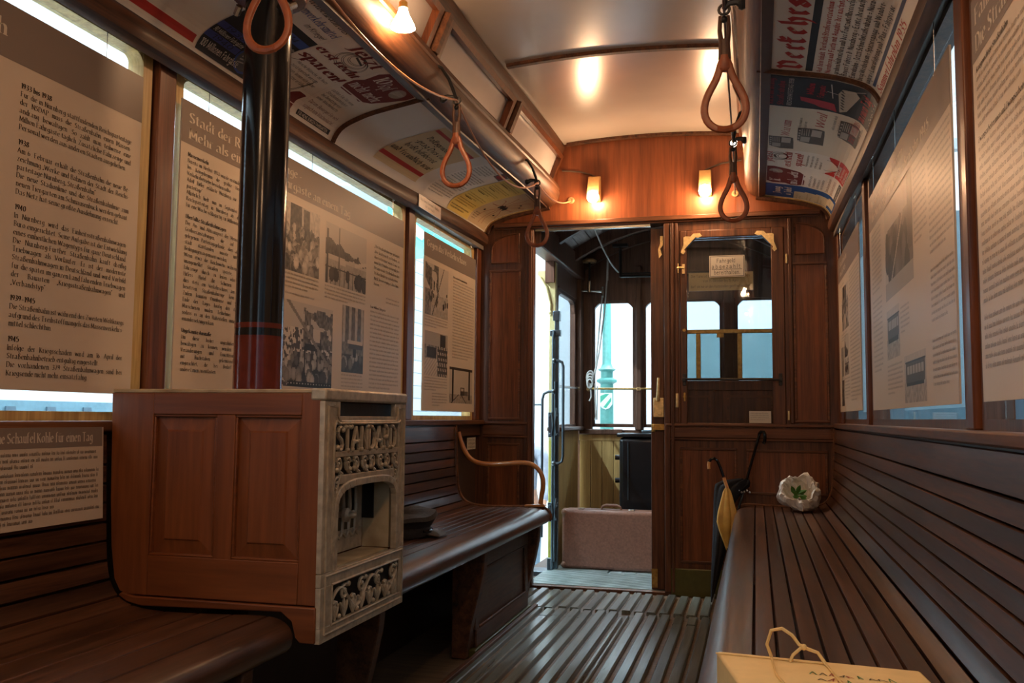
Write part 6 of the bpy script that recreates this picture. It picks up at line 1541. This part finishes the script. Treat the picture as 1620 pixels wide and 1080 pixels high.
S.fill(O_, (.75, .80, .76), 0, 20); S.fill([(.012, .13), (.012, .06), (.10, .15), (.06, .15)], (.04, .36, .22), 1, 16); S.fill([(.04, .02), (.07, .012), (.12, .08), (.12, .12)], (.04, .36, .22), 1, 16)
g = G().prism([(-.895 + p[0], 1.05 + p[1]) for p in O_], 'Y', 8.926, 8.932); S.build('plate', 'enamel_print', sg, extra=g, extra_col=(.5, .55, .5))
g = G(); g.box(-.84, -.82, 8.932, 8.955, 1.06, 1.20); g.build('clamp', 'post_green', sg)
ex = thing('exit_sign', 'teal exit sign with white arrow outside the narrow left window', 'sign', (-2.2, 7.35, 2.35))
g = G().box(-2.55, -1.78, 7.5, 7.56, 2.35, 2.86); g.build('panel', 'exit_glow', ex)
g = G(); g.prism([(-2.10, 2.62), (-1.94, 2.78), (-1.94, 2.68), (-1.82, 2.68), (-1.82, 2.57), (-1.94, 2.57), (-1.94, 2.46)], 'Y', 7.490, 7.4998); g.prism([(-2.44, 2.42), (-2.36, 2.42), (-2.30, 2.56), (-2.22, 2.50), (-2.18, 2.56), (-2.30, 2.66), (-2.36, 2.72), (-2.44, 2.60)], 'Y', 7.490, 7.4998); g.build('pictogram', 'exit_white', ex)
g = G(); g.tube([(-2.2, 7.53, 2.86), (-2.2, 7.53, 3.0), (-2.6, 7.53, 3.05), (-3.25, 7.53, 3.05)], .012, 6); g.build('hanger', 'hall_white', ex)
# visitor outside, only a shoulder, arm and leg show past the door jamb
ps = thing('person', 'person in pale shirt and jeans standing outside the platform entrance', 'person', (-1.43, 8.0, -.72))
def body(name, verts, edges, mat, sub=2):
    me = bpy.data.meshes.new(name); me.from_pydata([v[:3] for v in verts], edges, [])
    o = bpy.data.objects.new(name, me); COL.objects.link(o); o.parent = ps
    o.location = (0, 0, 0); me.materials.append(MATS[mat])
    sk = o.modifiers.new('skin', 'SKIN'); sk.use_smooth_shade = True
    for i, v in enumerate(verts):
        me.skin_vertices[0].data[i].radius = (v[3], v[3] * (v[4] if len(v) > 4 else 1)); me.skin_vertices[0].data[i].use_root = (i == 0)
    o.modifiers.new('sub', 'SUBSURF').render_levels = sub
    return o
Hh = 1.72
V = [(0, 0, .92, .13, .8), (0, 0, 1.10, .125, .8), (0, 0, 1.28, .15, .75), (0, 0, 1.40, .11, .8), (0, 0, 1.48, .055), (0, -.01, 1.55, .06), (0, -.02, 1.63, .082, 1.1), (0, -.01, 1.70, .05),
     (.18, 0, 1.37, .055), (.22, .01, 1.10, .042), (.20, -.10, .88, .032), (.19, -.16, .80, .030), (.19, -.19, .74, .020),
     (-.18, 0, 1.37, .055), (-.22, .01, 1.10, .042), (-.20, -.10, .88, .032), (-.19, -.16, .80, .030), (-.19, -.19, .74, .020),
     (.09, 0, .84, .095), (.10, -.01, .48, .062), (.10, .02, .10, .042), (.10, -.10, .04, .035), (-.09, 0, .84, .095), (-.10, -.01, .48, .062), (-.10, .02, .10, .042), (-.10, -.10, .04, .035)]
Ed = [(0, 1), (1, 2), (2, 3), (3, 4), (4, 5), (5, 6), (6, 7), (3, 8), (8, 9), (9, 10), (10, 11), (11, 12), (3, 13), (13, 14), (14, 15), (15, 16), (16, 17), (0, 18), (18, 19), (19, 20), (20, 21), (0, 22), (22, 23), (23, 24), (24, 25)]
body('body', V, Ed, 'skin')
body('shirt', [(0, 0, .90, .150, .8), (0, 0, 1.10, .142, .8), (0, 0, 1.28, .166, .76), (0, 0, 1.405, .118, .82), (.185, 0, 1.375, .068), (.222, .01, 1.10, .056), (.208, -.07, .95, .047), (-.185, 0, 1.375, .068), (-.222, .01, 1.10, .056), (-.208, -.07, .95, .047)], [(0, 1), (1, 2), (2, 3), (3, 4), (4, 5), (5, 6), (3, 7), (7, 8), (8, 9)], 'shirt')
body('jeans', [(0, 0, .95, .145, .8), (.092, 0, .84, .108), (.10, -.01, .48, .078), (.10, .02, .10, .062), (-.092, 0, .84, .108), (-.10, -.01, .48, .078), (-.10, .02, .10, .062)], [(0, 1), (1, 2), (2, 3), (0, 4), (4, 5), (5, 6)], 'jeans')
g = G()
for s_ in (-1, 1): g.ball((s_ * .033, -.098, 1.64), .011, 8, 6)
g.v = [(x - 1.43, y + 8.0, z - .72) for x, y, z in g.v]; g.build('eyes', 'black_gloss', ps)
g = G(); g.ball((0, .012, 1.68), .10, 16, 8, (.92, 1.0, .85)); g.v = [(x - 1.43, y + 8.0, z - .72) for x, y, z in g.v]; g.build('hair', 'hair', ps)
g = G()
for s_ in (-1, 1): g.ball((s_ * .10, -.06, .035), .06, 12, 6, (.75, 1.9, .6))
g.v = [(x - 1.43, y + 8.0, z - .72) for x, y, z in g.v]; g.build('shoes', 'cap_brim', ps)

# added hall tube lamps, out of view above the windows, brighten platform and floor
for k, (x, y, z, rot, lab) in enumerate(((-1.75, 5.6, 2.85, 0, 'added unseen white tube lamp in the hall outside the entrance'), (-.2, 8.9, 2.95, 1, 'added unseen white tube lamp in the hall ahead of the car'), (-1.9, 2.2, 3.0, 0, 'added unseen white tube lamp in the hall along the left side of the car'))):
    t = thing('fill_tube_lamp', lab, 'lamp', (x, y, z))
    d = (.6, 0, 0) if rot else (0, .6, 0)
    g = G(); g.tube([(x - d[0], y - d[1], z), (x + d[0], y + d[1], z)], .022, 10); g.build('tube', 'fill_tube_glow', t)
    g = G(); g.bar((x - d[0], y - d[1], z + .05), (x + d[0], y + d[1], z + .05), .12, .04); g.build('housing', 'hall_white', t)
    for sg_ in (-1, 1):
        g = G(); g.tube([(x + sg_ * d[0] * .8, y + sg_ * d[1] * .8, z + .07), (x + sg_ * d[0] * .8, y + sg_ * d[1] * .8, 3.4)], .006, 6); g.build('hanger', 'hall_white', t)

g = G(); g.box(-1.80, -1.70, -6, 12.5, 3.4, 3.5); g.box(-1.95, -1.85, -6, 12.5, 3.4, 3.5); g.box(-3.25, 3.4, 8.85, 8.95, 3.4, 3.5); struct(g, 'trim_5', 'hall_white')
